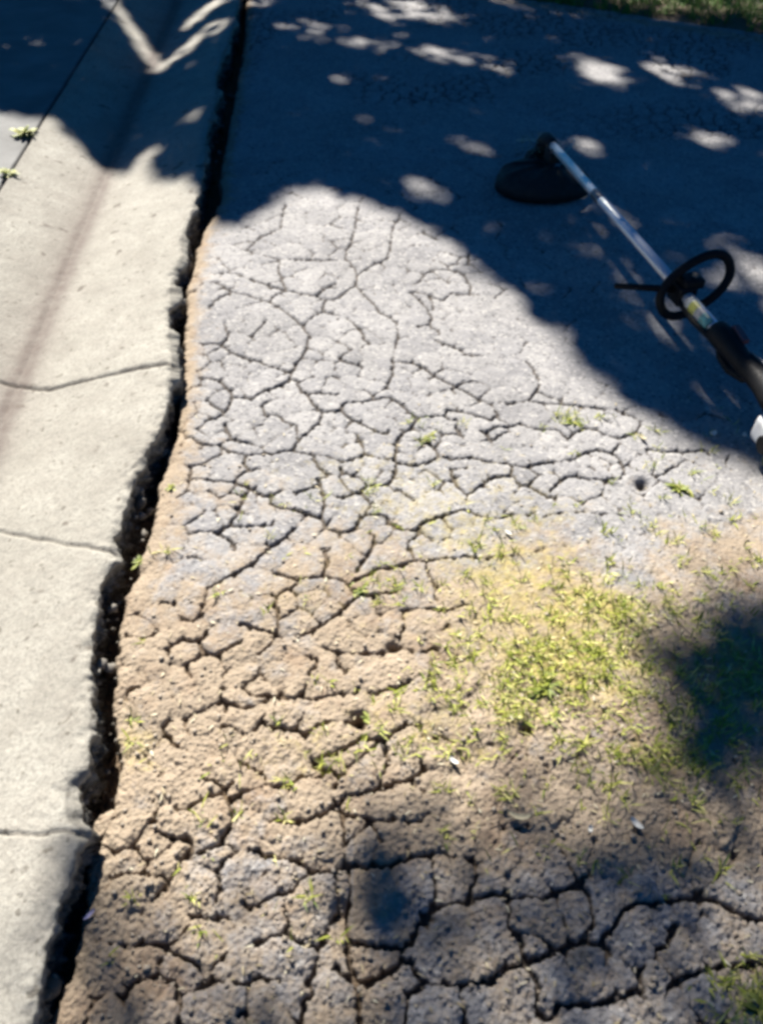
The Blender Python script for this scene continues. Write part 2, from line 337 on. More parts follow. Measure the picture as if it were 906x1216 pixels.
for k in order:
    x_, y_ = rx[ci[k]], ry[ri[k]]; w_ = wornR[ri[k], ci[k]]; rad = 0.078 - 0.038*w_ + (0.02 if y_ > 1.9 else 0)
    if dm[ri[k], ci[k]] < 0.009: continue
    rad = min(rad, max(0.027, dm[ri[k], ci[k]]*2.3))
    key = (int(x_/0.07), int(y_/0.07)); ok = True
    for i in (-1, 0, 1):
        for j in (-1, 0, 1):
            for (ax, ay) in cell.get((key[0]+i, key[1]+j), ()):
                if (ax-x_)**2+(ay-y_)**2 < rad*rad: ok = False; break
            if not ok: break
        if not ok: break
    if ok: cell.setdefault(key, []).append((x_, y_)); acc.append((ri[k], ci[k]))
print('plates', len(acc))
cost = (1.0 + 45*np.exp(-(dm/0.0034)**2) + 0.9*fbm(gX, gY, 28, 4, 401, 0.7)).astype(np.float32); cost = np.maximum(cost, 0.35)
dist = np.full(gX.shape, 1e9, np.float32); lab = np.zeros(gX.shape, np.int32)
for q, (i, j) in enumerate(acc): dist[i, j] = 0; lab[i, j] = q+1
for it in range(150):
    ch = 0
    for di, dj, wgt in ((0, 1, 1), (0, -1, 1), (1, 0, 1), (-1, 0, 1), (1, 1, 1.414), (1, -1, 1.414), (-1, 1, 1.414), (-1, -1, 1.414)):
        if abs(di)+abs(dj) == 2 and it % 2: continue
        sA = (slice(max(di, 0), RH+min(di, 0)), slice(max(dj, 0), RW+min(dj, 0))); sB = (slice(max(-di, 0), RH+min(-di, 0)), slice(max(-dj, 0), RW+min(-dj, 0)))
        cand = dist[sB] + cost[sA]*wgt; m = cand < dist[sA]-1e-4
        if m.any():
            ch += 1; dA = dist[sA]; lA = lab[sA]; dA[m] = cand[m]; lA[m] = lab[sB][m]
    if ch == 0: break
print('grown in', it)
edg = np.zeros(gX.shape, np.float32)
m = lab[:, 1:] != lab[:, :-1]; edg[:, 1:] += m*0.5; edg[:, :-1] += m*0.5
m = lab[1:] != lab[:-1]; edg[1:] += m*0.5; edg[:-1] += m*0.5
edg = np.clip(edg, 0, 1)
def blur(a, sg):
    n_ = int(sg*3)+1; k_ = np.exp(-0.5*(np.arange(-n_, n_+1)/sg)**2); k_ /= k_.sum()
    p = np.pad(a, ((n_, n_), (0, 0)), mode='edge'); o_ = sum(k_[i]*p[i:i+a.shape[0]] for i in range(2*n_+1))
    p = np.pad(o_, ((0, 0), (n_, n_)), mode='edge'); return sum(k_[i]*p[:, i:i+a.shape[1]] for i in range(2*n_+1))
g1 = blur(edg, 1.0); g2 = blur(edg, 2.6); g3 = blur(edg, 5.0)
trac = np.exp(-(dm/0.008)**2)
rt = np.random.default_rng(9); lv = rt.random((len(acc)+1, 4)); lv[:, 1:3] -= 0.5
sd_ = np.array([(rx[j], ry[i]) for i, j in [(0, 0)]+acc])
hgt = lv[lab, 0]-0.5 + ((gX-sd_[lab][..., 0])*lv[lab, 1] + (gY-sd_[lab][..., 1])*lv[lab, 2])*40
hgt = blur(hgt.astype(np.float32), 1.2); tone = blur(lv[lab, 3].astype(np.float32), 1.0)
def samp(a, x, y):
    u = np.clip((x-RX0)/RS-0.5, 0, RW-1.001); v = np.clip((y-RY0)/RS-0.5, 0, RH-1.001)
    i = v.astype(np.int64); j = u.astype(np.int64); fv = v-i; fu = u-j
    return (a[i, j]*(1-fu)+a[i, j+1]*fu)*(1-fv) + (a[i+1, j]*(1-fu)+a[i+1, j+1]*fu)*fv
inr = ss(RX0, RX0+0.03, XX)*(1-ss(RX0+2.04, RX0+2.09, XX))*ss(RY0, RY0+0.02, YY)*(1-ss(RY0+2.66, RY0+2.73, YY))
G1, G2, G3 = samp(g1, wx, wy), samp(g2, wx, wy), samp(g3, wx, wy); TC = samp(trac, wx, wy)
HG, TN = samp(hgt, wx, wy)*inr, samp(tone, wx, wy)*inr + 0.5*(1-inr)
PX, PY, _ = w2p(XX, YY, 0.0)
PX = np.where(YY < -0.3, 453, PX)
beh = YY < 0.12
PYc = np.where(beh, 1260, PY)
worn = ss(580, 920, PYc + 90*fbm(XX, YY, 5, 3, 9))
f1, e1, c1 = voro(wx*17 + 0.35*fbm(XX, YY, 8, 2, 21), wy*17*0.9, 1)
f2, e2, c2 = voro(wx*40 + 0.5*fbm(XX, YY, 14, 2, 22), wy*40, 2)
e1 = e1/17/2; e2 = e2/40/2
vmask = np.clip(0.25 + 1.5*fbm(XX, YY, 3.1, 3, 30), 0, 1)
# how open each crack is: wide where traced, patchy elsewhere; closed far up in the shade and on the right
zone = np.where(PYc < 215, 0.8, 1.0)*(1-0.6*ss(620, 780, PX)*(1-ss(420, 560, PYc)))*(1-0.62*ss(500, 620, PX)*ss(570, 640, PYc)*(1-ss(960, 1010, PYc)))*(1-0.3*ss(990, 1040, PYc)*(1-TC)*ss(380, 430, PX))
opn = np.clip(0.33 + 0.05*worn + 0.95*TC + 0.85*fbm(XX, YY, 16, 3, 49), 0.08, 1.3)*zone*(1-0.26*worn*(1-ss(1000, 1080, PYc)*ss(380, 430, PX)))
thr = 0.46 - 0.24*opn
crk = ss(thr, thr+0.17, G1)*inr*np.clip(0.35+opn, 0, 1)
old = np.exp(-(e1/0.0032)**2)*(1-inr)*np.clip(0.5+1.4*fbm(XX, YY, 3, 3, 55), 0, 1)
hair = np.exp(-(e2/0.0007)**2)*np.clip(vmask-0.25, 0, 1)*np.clip(1-G2*6, 0, 1)*0.5
z = np.zeros_like(XX)
z += 0.006*fbm(XX, YY, 1.6, 3, 40) + 0.0030*fbm(XX, YY, 9, 3, 41)
z += (0.0014+0.0035*worn)*HG
z -= crk*(0.0060+0.0055*worn)*np.clip(0.4+0.6*opn, 0, 1.1)
z -= inr*zone*((0.004+0.006*worn)*G2 + 0.009*worn*G3)          # worn shoulders of the plates
z -= (0.008*old + (0.001+0.002*worn)*hair)
z += (0.0007+0.0016*worn)*fbm(XX, YY, 60, 4, 60, 0.65) + (0.0005+0.0026*worn)*fbm(XX, YY, 170, 3, 61, 0.75)
# knobs of coarse aggregate standing out where the binder has gone
f5, e5, c5 = voro(XX*150, YY*150, 5, 1.0)
z += worn*0.0019*np.clip(0.55-f5, 0, 1)*2*(c5 > 0.45)
# pot-hole around the dark block near the bottom
def blob(px, py, rx, ry, ang=0.0):
    ca, sa = math.cos(math.radians(ang)), math.sin(math.radians(ang))
    dx = PX-px; dy = PYc-py
    return np.exp(-(((dx*ca+dy*sa)/rx)**2 + ((-dx*sa+dy*ca)/ry)**2))
z -= 0.006*blob(470, 1065, 75, 70)
z -= 0.03*blob(427, 853, 9, 8) + 0.02*blob(763, 575, 8, 6) + 0.02*blob(467, 767, 8, 5) + 0.018*blob(625, 867, 7, 5) + 0.02*blob(405,1085,10,20)
# trench beside the broken kerb
gxx = -0.011*ss(520, 800, PYc) + gap_x(YY + 0.012*fbm(XX*0, YY, 22, 3, 70)) + 0.010*fbm(XX*0, YY, 38, 4, 71, .65)
dg = XX - gxx
z -= (0.075-0.02*worn)*(1-ss(-0.014, 0.003, dg)) 
z -= 0.008*np.exp(-np.clip(dg, 0, 1)/0.012)
z += 0.012*(1-ss(-0.03, 0.0, dg))*fbm(XX, YY, 60, 4, 72)
# far verge under the lawn edge
la = p2w(590, -4); lb = p2w(906, 44)
lax = (lb-la)[:2]; lax = lax/np.linalg.norm(lax); lnn = np.array([-lax[1], lax[0]])
if lnn[1] < 0: lnn = -lnn
dl = (XX-la[0])*lnn[0] + (YY-la[1])*lnn[1]
z = np.where(dl > 0.0, z-0.02*ss(0, 0.2, dl), z)
crack = np.clip(crk*1.0, 0, 1); crack = np.maximum(crack, np.maximum(0.8*old, 0.7*hair))
crack = np.maximum(crack, 1-ss(-0.012, 0.0, dg))
crack = np.maximum(crack, np.clip(blob(427, 853, 10, 8)+blob(467, 767, 9, 5)+blob(763, 575, 8, 6)+blob(625, 867, 8, 6), 0, 1))
# dirt mask (where soil lies)
d = ss(540, 800, PYc + 110*fbm(XX, YY, 7, 4, 300) + 0.15*(PX-450)*(PX > 450) - 0.10*(PX-300))*0.72
d = np.maximum(d, 0.95*np.exp(-np.clip(dg-0.01, 0, 9)/0.05))
d = d*(1-0.55*ss(990, 1060, PYc)*ss(420, 470, PX)) + 0.10
d = d - 0.28*ss(960, 1010, PYc)*(PX < 420)*ss(150, 260, PX)
d = np.where(PYc < 520, np.minimum(d, 0.95*np.exp(-np.clip(dg-0.01, 0, 9)/0.032)+0.02), d)
d = np.maximum(d, 0.55*blob(640, 820, 200, 170))
d = np.maximum(d, 0.8*np.exp(-np.abs(dl+0.05)/0.09))
d = np.maximum(d, 0.8*blob(880, 1160, 60, 40))
d = np.maximum(d, 0.7*blob(410, 1115, 40, 40))
d = np.maximum(d, 0.25*crk); d = d + (TN-0.5)*0.30*ss(480, 700, PYc) + 0.45*G3*ss(560, 700, PYc)
moss = 0.7*blob(690, 790, 95, 55) + 0.55*blob(720, 715, 60, 25) + 0.45*blob(600, 700, 110, 80) + 0.6*blob(790, 905, 70, 30) + 0.7*blob(880, 800, 60, 60) \
     + 0.35*blob(540, 860, 90, 60) + 0.3*blob(560, 620, 140, 60) + 0.35*blob(350, 900, 90, 60) + 0.6*blob(160, 880, 30, 60) + 0.7*blob(900, 1190, 40, 25) + 0.3*blob(420, 560, 120, 60) + 0.25*blob(330,700,90,40)
moss = np.clip(moss + 0.16*blob(640, 750, 340, 190) + 0.35*fbm(XX, YY, 14, 5, 310, .65)*blob(600, 760, 400, 260), 0, 1.0) + 0.35*crk*(PYc > 500)*(moss > 0.08)
road = grid_mesh('road', XX, YY, z, {'crack': crack, 'dirt': d, 'moss': moss, 'tone': TN}, ASPH)
tag(road, kind='structure')
def road_z(x, y):
    r = int(np.clip(np.searchsorted(Yrow, y), 0, len(Yrow)-1)); u = x/(max(y, 0)*cp + sp + 0.02)
    c = int(np.clip(np.searchsorted(U, u), 0, len(U)-1)); return float(z[r, c])
zroad = z

# ------------------------------------------------------------------ gutter pan
def poly_dist(X, Y, pts):
    Dm = np.full(X.shape, 9.0)
    for a, b in zip(pts[:-1], pts[1:]):
        dx, dy = b[0]-a[0], b[1]-a[1]; L = dx*dx+dy*dy+1e-12
        t = np.clip(((X-a[0])*dx+(Y-a[1])*dy)/L, 0, 1)
        Dm = np.minimum(Dm, np.hypot(X-a[0]-t*dx, Y-a[1]-t*dy))
    return Dm
ysg = [-0.55]
while ysg[-1] < 9.0:
    y = ysg[-1]; ysg.append(y + (0.0026 + 0.0014*y*y if y > 0 else 0.006))
yg = np.array(ysg)
T = np.linspace(0, 1, 260); T = T**0.85
edge = lip_x(yg + 0.007*fbm(yg*0, yg, 40, 2, 80)) + 0.0075*fbm(yg*0, yg, 26, 5, 81, 0.72)
jx = joint_x(yg) + 0.004
GX = jx[:, None] + T[None, :]*(edge-jx)[:, None]; GY = np.repeat(yg[:, None], len(T), 1)
fx = flow_x(GY)
lipline = (fx + 0.33)
s_r = np.clip((GX-fx)/0.32, 0, 1.2); s_l = np.clip((fx-GX)/np.maximum(fx-jx[:, None], 0.05), 0, 1)
GZ = np.where(GX > fx, FLOWZ + (LIPZ-FLOWZ)*s_r, FLOWZ + (JOINTZ-FLOWZ)*s_l)
rr = 0.012                                        # soft bottom of the V
GZ = GZ + 0.006*np.exp(-((GX-fx)/0.03)**2)
GZ += 0.0022*fbm(GX, GY, 5, 3, 82) + 0.0010*fbm(GX, GY, 60, 4, 83, .6) + 0.0006*fbm(GX, GY, 220, 2, 84)
de = edge[:, None]-GX
f7, e7, c7 = voro(GX*26, GY*26, 7, 1.0); pit = np.clip(1-f7/(0.03+0.09*np.clip(c7-0.6, 0, 1)), 0, 1)*(c7 > 0.62); GZ -= 0.003*pit
GZ -= 0.007*np.exp(-de/0.010)*(1+fbm(GX, GY, 40, 2, 85)) + 0.004*np.clip(fbm(GX, GY, 55, 3, 86)*np.exp(-de/0.02), 0, 1)*2 
gc = [[(-60,452),(0,455),(30,461),(60,462),(100,452),(150,440),(215,429)], [(-60,628),(0,632),(50,640),(90,648),(140,655)], [(-80,984),(0,988),(50,990),(100,988)]]
gcrk = np.zeros_like(GX)
for k, pl in enumerate(gc):
    pts = []
    for a, b in pl:
        P = p2w(a, b, 0.0)
        for _ in range(4):
            f = flow_x(P[1]); zz = FLOWZ + (LIPZ-FLOWZ)*np.clip((P[0]-f)/0.32, 0, 1.2) if P[0] > f else FLOWZ + (JOINTZ-FLOWZ)*np.clip((f-P[0])/0.3, 0, 1)
            P = p2w(a, b, float(zz))
        pts.append(P)
    wgx = GX + 0.004*fbm(GX, GY, 30, 3, 90+k); wgy = GY + 0.004*fbm(GX, GY, 30, 3, 95+k)
    dd = poly_dist(wgx, wgy, pts)
    hw = (0.0052, 0.0024, 0.0022)[k]*np.clip(1+0.9*fbm(GX, GY, 18, 2, 99+k), (0.8, 0.3, 0.2)[k], (1.7, 1.3, 1.0)[k])
    v = np.exp(-(dd/hw)**2)*(1.0, 0.65, 0.55)[k]; gcrk = np.maximum(gcrk, v); GZ -= 0.009*v
gcrk = np.maximum(gcrk, 0.75*np.clip(pit*2, 0, 1))
# hairlines near the chipped corner
pts = [p2w(165, 313, 0.02), p2w(190, 304, 0.03), p2w(216, 300, 0.035)]
v = np.exp(-(poly_dist(GX, GY, pts)/0.0016)**2)*0.6; gcrk = np.maximum(gcrk, v); GZ -= 0.003*v
gdirt_shade = np.clip(0.85*np.exp(-((GX-fx-0.004)/0.030)**2) + 0.35*np.exp(-((GX-fx+0.02)/0.08)**2) + 0.25*np.exp(-(GX-jx[:, None])/0.02), 0, 1)  # flow-line and joint dirt, widened leftward to paint in the V's shading
# broken face going down into the trench
K = 34; fxs, fys, fzs = [], [], []
top = GZ[:, -1]
for k in range(1, K+1):
    t = k/K; dep = 0.135*t
    rec = 0.026*fbm(yg*1.0, yg*0+dep, 46, 5, 110, 0.7) + 0.010*fbm(yg, yg*0+dep*1.3, 110, 3, 111)
    bulge = -0.014*ss(0.03, 0.5, t) + 0.036*np.clip(fbm(yg, yg*0, 11, 3, 113)+0.02, 0, 1)
    fxs.append(edge + bulge + rec*min(1, t*4)); fys.append(yg); fzs.append(top-dep + 0.004*fbm(yg, yg*0+dep, 90, 2, 112))
GXa = np.concatenate([GX, np.array(fxs).T], 1); GYa = np.concatenate([GY, np.array(fys).T], 1); GZa = np.concatenate([GZ, np.array(fzs).T], 1)
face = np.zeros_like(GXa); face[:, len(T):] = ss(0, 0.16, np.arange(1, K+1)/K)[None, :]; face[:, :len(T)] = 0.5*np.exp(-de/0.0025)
pad = lambda a: np.concatenate([a, np.zeros((a.shape[0], K))], 1)
gut = grid_mesh('gutter', GXa, GYa, GZa, {'crack': pad(gcrk), 'dirt': pad(gdirt_shade), 'face': face}, CONC)
tag(gut, kind='structure')

# ------------------------------------------------------------------ paved driveway left of the joint
def m_drive():
    m, nt, b = mat('driveway_surface'); n = N(nt)
    c = n.mix(n.rng(n.noise(6, 6, 0.6), 0.3, 0.7), (0.15, 0.15, 0.147), (0.24, 0.24, 0.233))
    c = n.mix(n.rng(n.noise(150, 3, 0.7), 0.45, 0.75, 0, 0.5), c, (0.16, 0.16, 0.155))
    c = n.mix(n.rng(n.att('crack'), 0, 1, 0, 0.9), c, (0.05, 0.045, 0.03))
    n.lk(c, b.inputs['Base Color']); n.bump(n.noise(220, 4, 0.7), 0.6, 0.002, b); return m
tl = np.concatenate([np.linspace(0, 0.06, 30), np.linspace(0.07, 3.0, 150)])
yd = np.array(ysg)[::2]
DX = (joint_x(yd)-0.004)[:, None] - tl[None, :]; DY = np.repeat(yd[:, None], len(tl), 1)
DZ = JOINTZ - 0.004 + 0.003*fbm(DX, DY, 4, 3, 120) + 0.001*fbm(DX, DY, 60, 3, 121) + 0.006*np.clip(tl, 0, 1)[None, :]
k = np.exp(-(tl/0.006)**2)[None, :]*np.ones_like(DX); DZ -= 0.02*k
drv = grid_mesh('driveway', DX, DY, DZ, {'crack': k}, m_drive(), flip=True); tag(drv, kind='structure')
# wide ground sheet out to the horizon
m, nt, b = mat('soil'); n = N(nt)
n.lk(n.mix(n.rng(n.noise(3, 6, 0.6), 0.3, 0.7), (0.10, 0.07, 0.045), (0.22, 0.17, 0.11)), b.inputs['Base Color']); n.bump(n.noise(60, 5), 0.6, 0.01, b); SOIL = m
g = 400.0
co = np.array([(-g, -g, -0.16), (g, -g, -0.16), (g, g, -0.16), (-g, g, -0.16)]); tag(raw_mesh('ground', co, np.array([[0, 1, 2, 3]]), SOIL), kind='structure')

# ------------------------------------------------------------------ lawn at the far side
s_ = np.linspace(-1.2, 6, 160); t_ = np.linspace(0, 5, 100)
LX = la[0] + s_[None, :]*lax[0] + t_[:, None]*lnn[0]; LY = la[1] + s_[None, :]*lax[1] + t_[:, None]*lnn[1]
LZ = -0.02 + 0.045*ss(0, 0.16, t_)[:, None] + 0.01*fbm(LX, LY, 3, 3, 130)
tag(grid_mesh('lawn_soil', LX, LY, LZ, {}, SOIL), kind='structure')

def m_grass(name, a, bb, c3, trans=0.0):
    m, nt, b = mat(name); n = N(nt)
    r = n.att('rnd')
    c = n.mix(n.rng(r, 0, 0.55), a, bb); c = n.mix(n.rng(r, 0.6, 1.0), c, c3)
    n.lk(c, b.inputs['Base Color']); b.inputs['Roughness'].default_value = 0.55
    return m
def blades(name, P, hmin, hmax, wmin, wmax, lean, m, seed=0, curl=0.5):
    """P: (n,3) roots. Each blade: a bent two-piece strip with a pointed tip"""
    r = np.random.default_rng(seed); n_ = len(P)
    az = r.random(n_)*6.283; h = hmin+(hmax-hmin)*r.random(n_)**1.5; wd = wmin+(wmax-wmin)*r.random(n_)
    ln = lean*(0.3+0.9*r.random(n_)); hd = np.stack([np.cos(az), np.sin(az), np.zeros(n_)], 1)
    side = np.stack([-np.sin(az), np.cos(az), np.zeros(n_)], 1); up = np.array([0, 0, 1.0])
    def at(t): 
        a = ln*(1+curl*t)
        return P + (hd*np.sin(a)[:, None]*(h*t)[:, None] + up*(np.cos(np.clip(a, 0, 1.53))*h*t)[:, None])
    A, B, C_ = at(0.0), at(0.5), at(1.0)
    C_[:, 2] = np.maximum(C_[:, 2], P[:, 2]+0.001)
    sw = side*(wd/2)[:, None]
    V = np.stack([A-sw*0.7, A+sw*0.7, B+sw, B-sw, C_+sw*0.12, C_-sw*0.12], 1).reshape(-1, 3)
    i = np.arange(n_)[:, None]*6
    Fc = np.concatenate([i+np.array([[0, 1, 2, 3]]), i+np.array([[3, 2, 4, 5]])], 0)
    return raw_mesh(name, V, Fc, m, attrs={'rnd': np.repeat(r.random(n_), 6)})
n_ = 42000
s1 = RNG.random(n_)*4.2-0.6; t1 = RNG.random(n_)**1.3*1.7 + 0.02
lp = np.stack([la[0]+s1*lax[0]+t1*lnn[0], la[1]+s1*lax[1]+t1*lnn[1], -0.02+0.045*ss(0, 0.16, t1)], 1)
keep = (t1 > 0.05 + 0.06*fbm(lp[:, 0], lp[:, 1], 6, 2, 140)) & (fbm(lp[:, 0], lp[:, 1], 5, 2, 141) > -0.75)
lg = blades('lawn_grass', lp[keep], 0.02, 0.06, 0.003, 0.006, 0.6, m_grass('lawn_blade', (0.06, 0.17, 0.015), (0.12, 0.28, 0.03), (0.18, 0.29, 0.05)), 3)
tag(lg, 'short green lawn grass along the far edge of the pavement', 'grass', kind='stuff')

# sparse grass on the crumbled pavement
tufts = [(690,792,60,34,700),(650,805,26,24,260),(722,716,32,16,380),(700,770,60,20,320),(610,742,45,30,260),(790,905,50,22,460),(745,845,45,40,260),(880,800,45,50,800),(560,650,60,30,110),
 (640,650,60,20,110),(470,705,20,8,60),(540,800,40,14,140),(600,850,30,12,110),(160,885,8,24,30),(350,915,40,10,70),(480,880,60,8,110),(900,1190,30,25,260),(640,950,60,10,90),
 (680,500,18,6,90),(505,520,10,8,40),(385,600,30,10,50),(760,640,100,60,300),(830,560,60,40,60),(580,760,70,60,220),(860,620,50,50,120),(430,640,80,40,50),(330,650,50,30,40),(850,700,50,40,140),(700,880,160,50,240),(740,1000,100,20,80),(300,880,120,100,110),(260,1060,90,60,60)]
R = []
for (px, py, rx, ry, cnt) in tufts:
    k = 0
    while k < cnt*1.2:
        # clumps of a few blades
        qx, qy = random.gauss(px, rx*1.25), random.gauss(py, ry*1.2)
        wp = p2w(qx, qy)
        for _ in range(random.choice((2,3,5,9,14))):
            R.append((wp[0]+random.gauss(0, .004), wp[1]+random.gauss(0, .004))); k += 1
R = np.array(R); gz = np.array([road_z(a, b) for a, b in R])
ok = (R[:, 0] > gap_x(R[:, 1])+0.01)
P = np.column_stack([R, gz-0.001])[ok]
gr = blades('sparse_grass', P, 0.007, 0.026, 0.0010, 0.0027, 1.0, m_grass('sparse_blade', (0.13, 0.19, 0.025), (0.42, 0.45, 0.07), (0.64, 0.58, 0.26)), 5, 0.25)
tag(gr, 'thin yellow green grass creeping through the crumbled pavement', 'grass', kind='stuff')

# straw and chaff lying flat, and gravel crumbs
def chaff():
    n_ = 900; r = np.random.default_rng(8); V = []; Fs = []; rn = []
    k = 0
    while k < n_:
        px, py = r.uniform(130, 930), r.uniform(470, 1230)
        if r.random() > 0.25 + 0.75*math.exp(-((px-650)/230)**2-((py-800)/190)**2): continue
        wp = p2w(px, py)
        if wp[0] < gap_x(wp[1])+0.01: continue
        zz = road_z(wp[0], wp[1]) + 0.0018; a = r.uniform(0, 6.28); L = r.uniform(0.002, 0.011); W = r.uniform(0.0005, 0.0014)
        c, s = math.cos(a), math.sin(a)
        L1 = L/2; i = len(V)
        for (u, v, h) in ((-L1, -W, 0), (-L1, W, 0), (0, W*1.1, .001), (0, -W*1.1, .001), (L1, W*.4, 0.0004), (L1, -W*.4, 0.0004)):
            V.append((wp[0]+u*c-v*s, wp[1]+u*s+v*c, zz+h))
        Fs += [(i, i+3, i+2, i+1), (i+3, i+5, i+4, i+2)]; rn += [r.random()]*6; k += 1
    o = raw_mesh('dry_chaff', np.array(V), np.array(Fs), m_grass('straw', (0.30, 0.24, 0.13), (0.50, 0.42, 0.26), (0.66, 0.62, 0.46)), attrs={'rnd': np.array(rn)})
    tag(o, 'pale dry chaff and straw bits scattered over the pavement', 'chaff', kind='stuff')
chaff()
ICO = None
def stone_arrays(center, size, r, flat=0.65):
    global ICO
    if ICO is None:
        bm = bmesh.new(); bmesh.ops.create_icosphere(bm, subdivisions=2, radius=1); bm.verts.ensure_lookup_table()
        ICO = (np.array([v.co[:] for v in bm.verts]), np.array([[v.index for v in f.verts] for f in bm.faces])); bm.free()
    v, f = ICO
    k = r.normal(size=(4, 3))*1.6; ph = r.random(4)*6.28
    disp = 1 + sum(0.11*np.sin(v@k[i]*(1+i*.7)+ph[i]) for i in range(4))
    p = v*disp[:, None]
    # chipped planes
    for _ in range(6):
        nrm = r.normal(size=3); nrm /= np.linalg.norm(nrm); dd = p@nrm; lim = r.uniform(0.6, 0.85)
        p = p - np.outer(np.clip(dd-lim, 0, None), nrm)
    a = r.random()*6.28; c, s = math.cos(a), math.sin(a)
    p = p*np.array([1, r.uniform(0.6, 0.95), flat])*size
    p = p@np.array([[c, s, 0], [-s, c, 0], [0, 0, 1]])
    return p+np.array(center), f
def m_stone(name, a, bb):
    m, nt, b = mat(name); n = N(nt)
    oi = nt.nodes.new('ShaderNodeObjectInfo').outputs['Random']
    c = n.mix(oi, a, bb); c = n.mix(n.rng(n.noise(180, 4, 0.7), 0.4, 0.7, 0, 0.4), c, tuple(v*0.6 for v in a))
    n.lk(c, b.inputs['Base Color']); n.bump(n.noise(300, 3, 0.7), 0.6, 0.001, b); return m
STONE = m_stone('rubble_stone', (0.12, 0.108, 0.09), (0.30, 0.28, 0.245))
# gravel crumbs: too many to count
r = np.random.default_rng(21); Vs = []; Fs = []; off = 0; k = 0
while k < 2200:
    px, py = r.uniform(110, 930), r.uniform(520, 1240)
    if r.random() > 0.2+0.8*ss(600, 1000, py): continue
    wp = p2w(px, py)
    if wp[0] < gap_x(wp[1])-0.01: continue
    sz = 0.0007+0.0022*r.random()**3
    p = r.normal(size=(8, 3))*0.25 + np.array([(x, y, zz) for x in (-1, 1) for y in (-1, 1) for zz in (-.7, .7)])
    p = p*sz + np.array([wp[0], wp[1], road_z(wp[0], wp[1])+sz*0.4])
    Vs.append(p); Fs.append(np.array([[0, 1, 3, 2], [4, 6, 7, 5], [0, 4, 5, 1], [2, 3, 7, 6], [0, 2, 6, 4], [1, 5, 7, 3]])+off); off += 8; k += 1
o = raw_mesh('gravel', np.concatenate(Vs), np.concatenate(Fs), m_stone('grit', (0.34, 0.29, 0.23), (0.36, 0.31, 0.25)))
tag(o, 'fine grit and gravel crumbs strewn over the broken pavement', 'gravel', kind='stuff')

# countable rubble pieces lodged in the trench
r = np.random.default_rng(33)
rub = []
rr_ = random.Random(3)
for (ya, yb, cnt) in ((285,365,14),(540,665,22),(680,800,18),(800,920,9),(930,1015,16),(1030,1200,9),(100,260,8)):
    for _ in range(cnt): rub.append((0, rr_.uniform(ya, yb), rr_.choice((3,3,4,5,6,8,12,17))))
for i, (px, py, s) in enumerate(rub):
    wp2 = p2w(150, py, -0.015); sz = s*0.00085*(1.0 if py > 400 else 1.3)
    t_ = rr_.uniform(-0.15, 0.75); a_, b2 = float(lip_x(wp2[1])), float(gap_x(wp2[1]))
    wp2[0] = a_ + (b2-a_)*t_*0.8; zz = 0.012 - 0.055*max(t_, 0) - 0.012*rr_.random() - sz*0.6
    v, f = stone_arrays((0, 0, 0), sz, r, 0.8)
    o = raw_mesh('rubble_stone', v, f, STONE); o.location = (wp2[0], wp2[1], zz)
    o.rotation_euler = (r.uniform(-.5, .5), r.uniform(-.5, .5), 0)
    tag(o, 'small jagged grey concrete crumb wedged in the dark gap along the gutter', 'stone', 'crumbs wedged in the gap along the gutter')

# ------------------------------------------------------------------ weeds as individual plants
LEAFM = m_grass('weed_leaf', (0.10, 0.13, 0.025), (0.24, 0.28, 0.05), (0.42, 0.40, 0.12))
def weed(px, py, z0, size, n_leaf, label, seed, leafw=0.32, grp=None):
    r = np.random.default_rng(seed); wp = p2w(px, py, z0); V = []; Fs = []; rn = []
    root = raw_mesh
    for i in range(n_leaf):
        a = r.uniform(0, 6.28); el = r.uniform(0.15, 1.1); L = size*r.uniform(0.5, 1.0); W = L*leafw*r.uniform(0.7, 1.2)
        base = np.array([r.normal()*size*0.16, r.normal()*size*0.16, 0.0]); h = np.array([math.cos(a), math.sin(a), 0]); s = np.array([-h[1], h[0], 0])
        k0 = len(V); q = r.random()
        rows = 5
        for j in range(rows+1):
            t = j/rows; e = el*(1-0.75*t)
            c = base + h*(L*t*math.cos(el*0.7)) + np.array([0, 0, L*(math.sin(el)*t - 0.45*t*t)])
            c[2] = max(c[2], 0.0008)
            ww = W*0.5*math.sin(min(1, 0.12+t*0.95)*math.pi)**0.8
            V += [c-s*ww+np.array([0, 0, ww*.25]), c, c+s*ww+np.array([0, 0, ww*.25])]; rn += [q]*3
        for j in range(rows):
            b0 = k0+j*3
            Fs += [(b0, b0+1, b0+4, b0+3), (b0+1, b0+2, b0+5, b0+4)]
    o = raw_mesh('weed', np.array(V), np.array(Fs), LEAFM, attrs={'rnd': np.array(rn)}, smooth=True)
    o.location = wp
    tag(o, label, 'weed', grp)
weed(31, 160, JOINTZ, 0.055, 42, 'low green weed in the gutter joint, the farther and larger of the two there', 1)
weed(10, 207, JOINTZ, 0.040, 26, 'low green weed in the gutter joint, the nearer one cut by the photo edge', 2)
weed(168, 668, -0.006, 0.020, 22, 'tiny green weed beside the gutter gap at the broken concrete joint', 3)
weed(204, 580, -0.002, 0.018, 14, 'tiny pale weed at the gap where the grey cracked plates begin', 9)
weed(428, 701, -0.004, 0.026, 26, 'small dark green weed at a crack junction in the middle of the pavement', 4)
weed(806, 580, 0.0, 0.034, 36, 'bright green tuft of weed below the trimmer engine, alone on bare pavement', 5, 0.2)
weed(510, 520, 0.0, 0.022, 14, 'sparse yellow green weed inside the upper grey cracked plates', 6)
weed(684, 502, 0.0, 0.024, 14, 'small yellow weed in a crack just beneath the trimmer shade', 7)
weed(648, 818, 0.0, 0.034, 40, 'brightest green weed clump at the left end of the yellow grass patch', 8, 0.22)
weed(437, 853, -0.008, 0.018, 12, 'small weed at the rim of the dark hole in the tan pavement', 10)
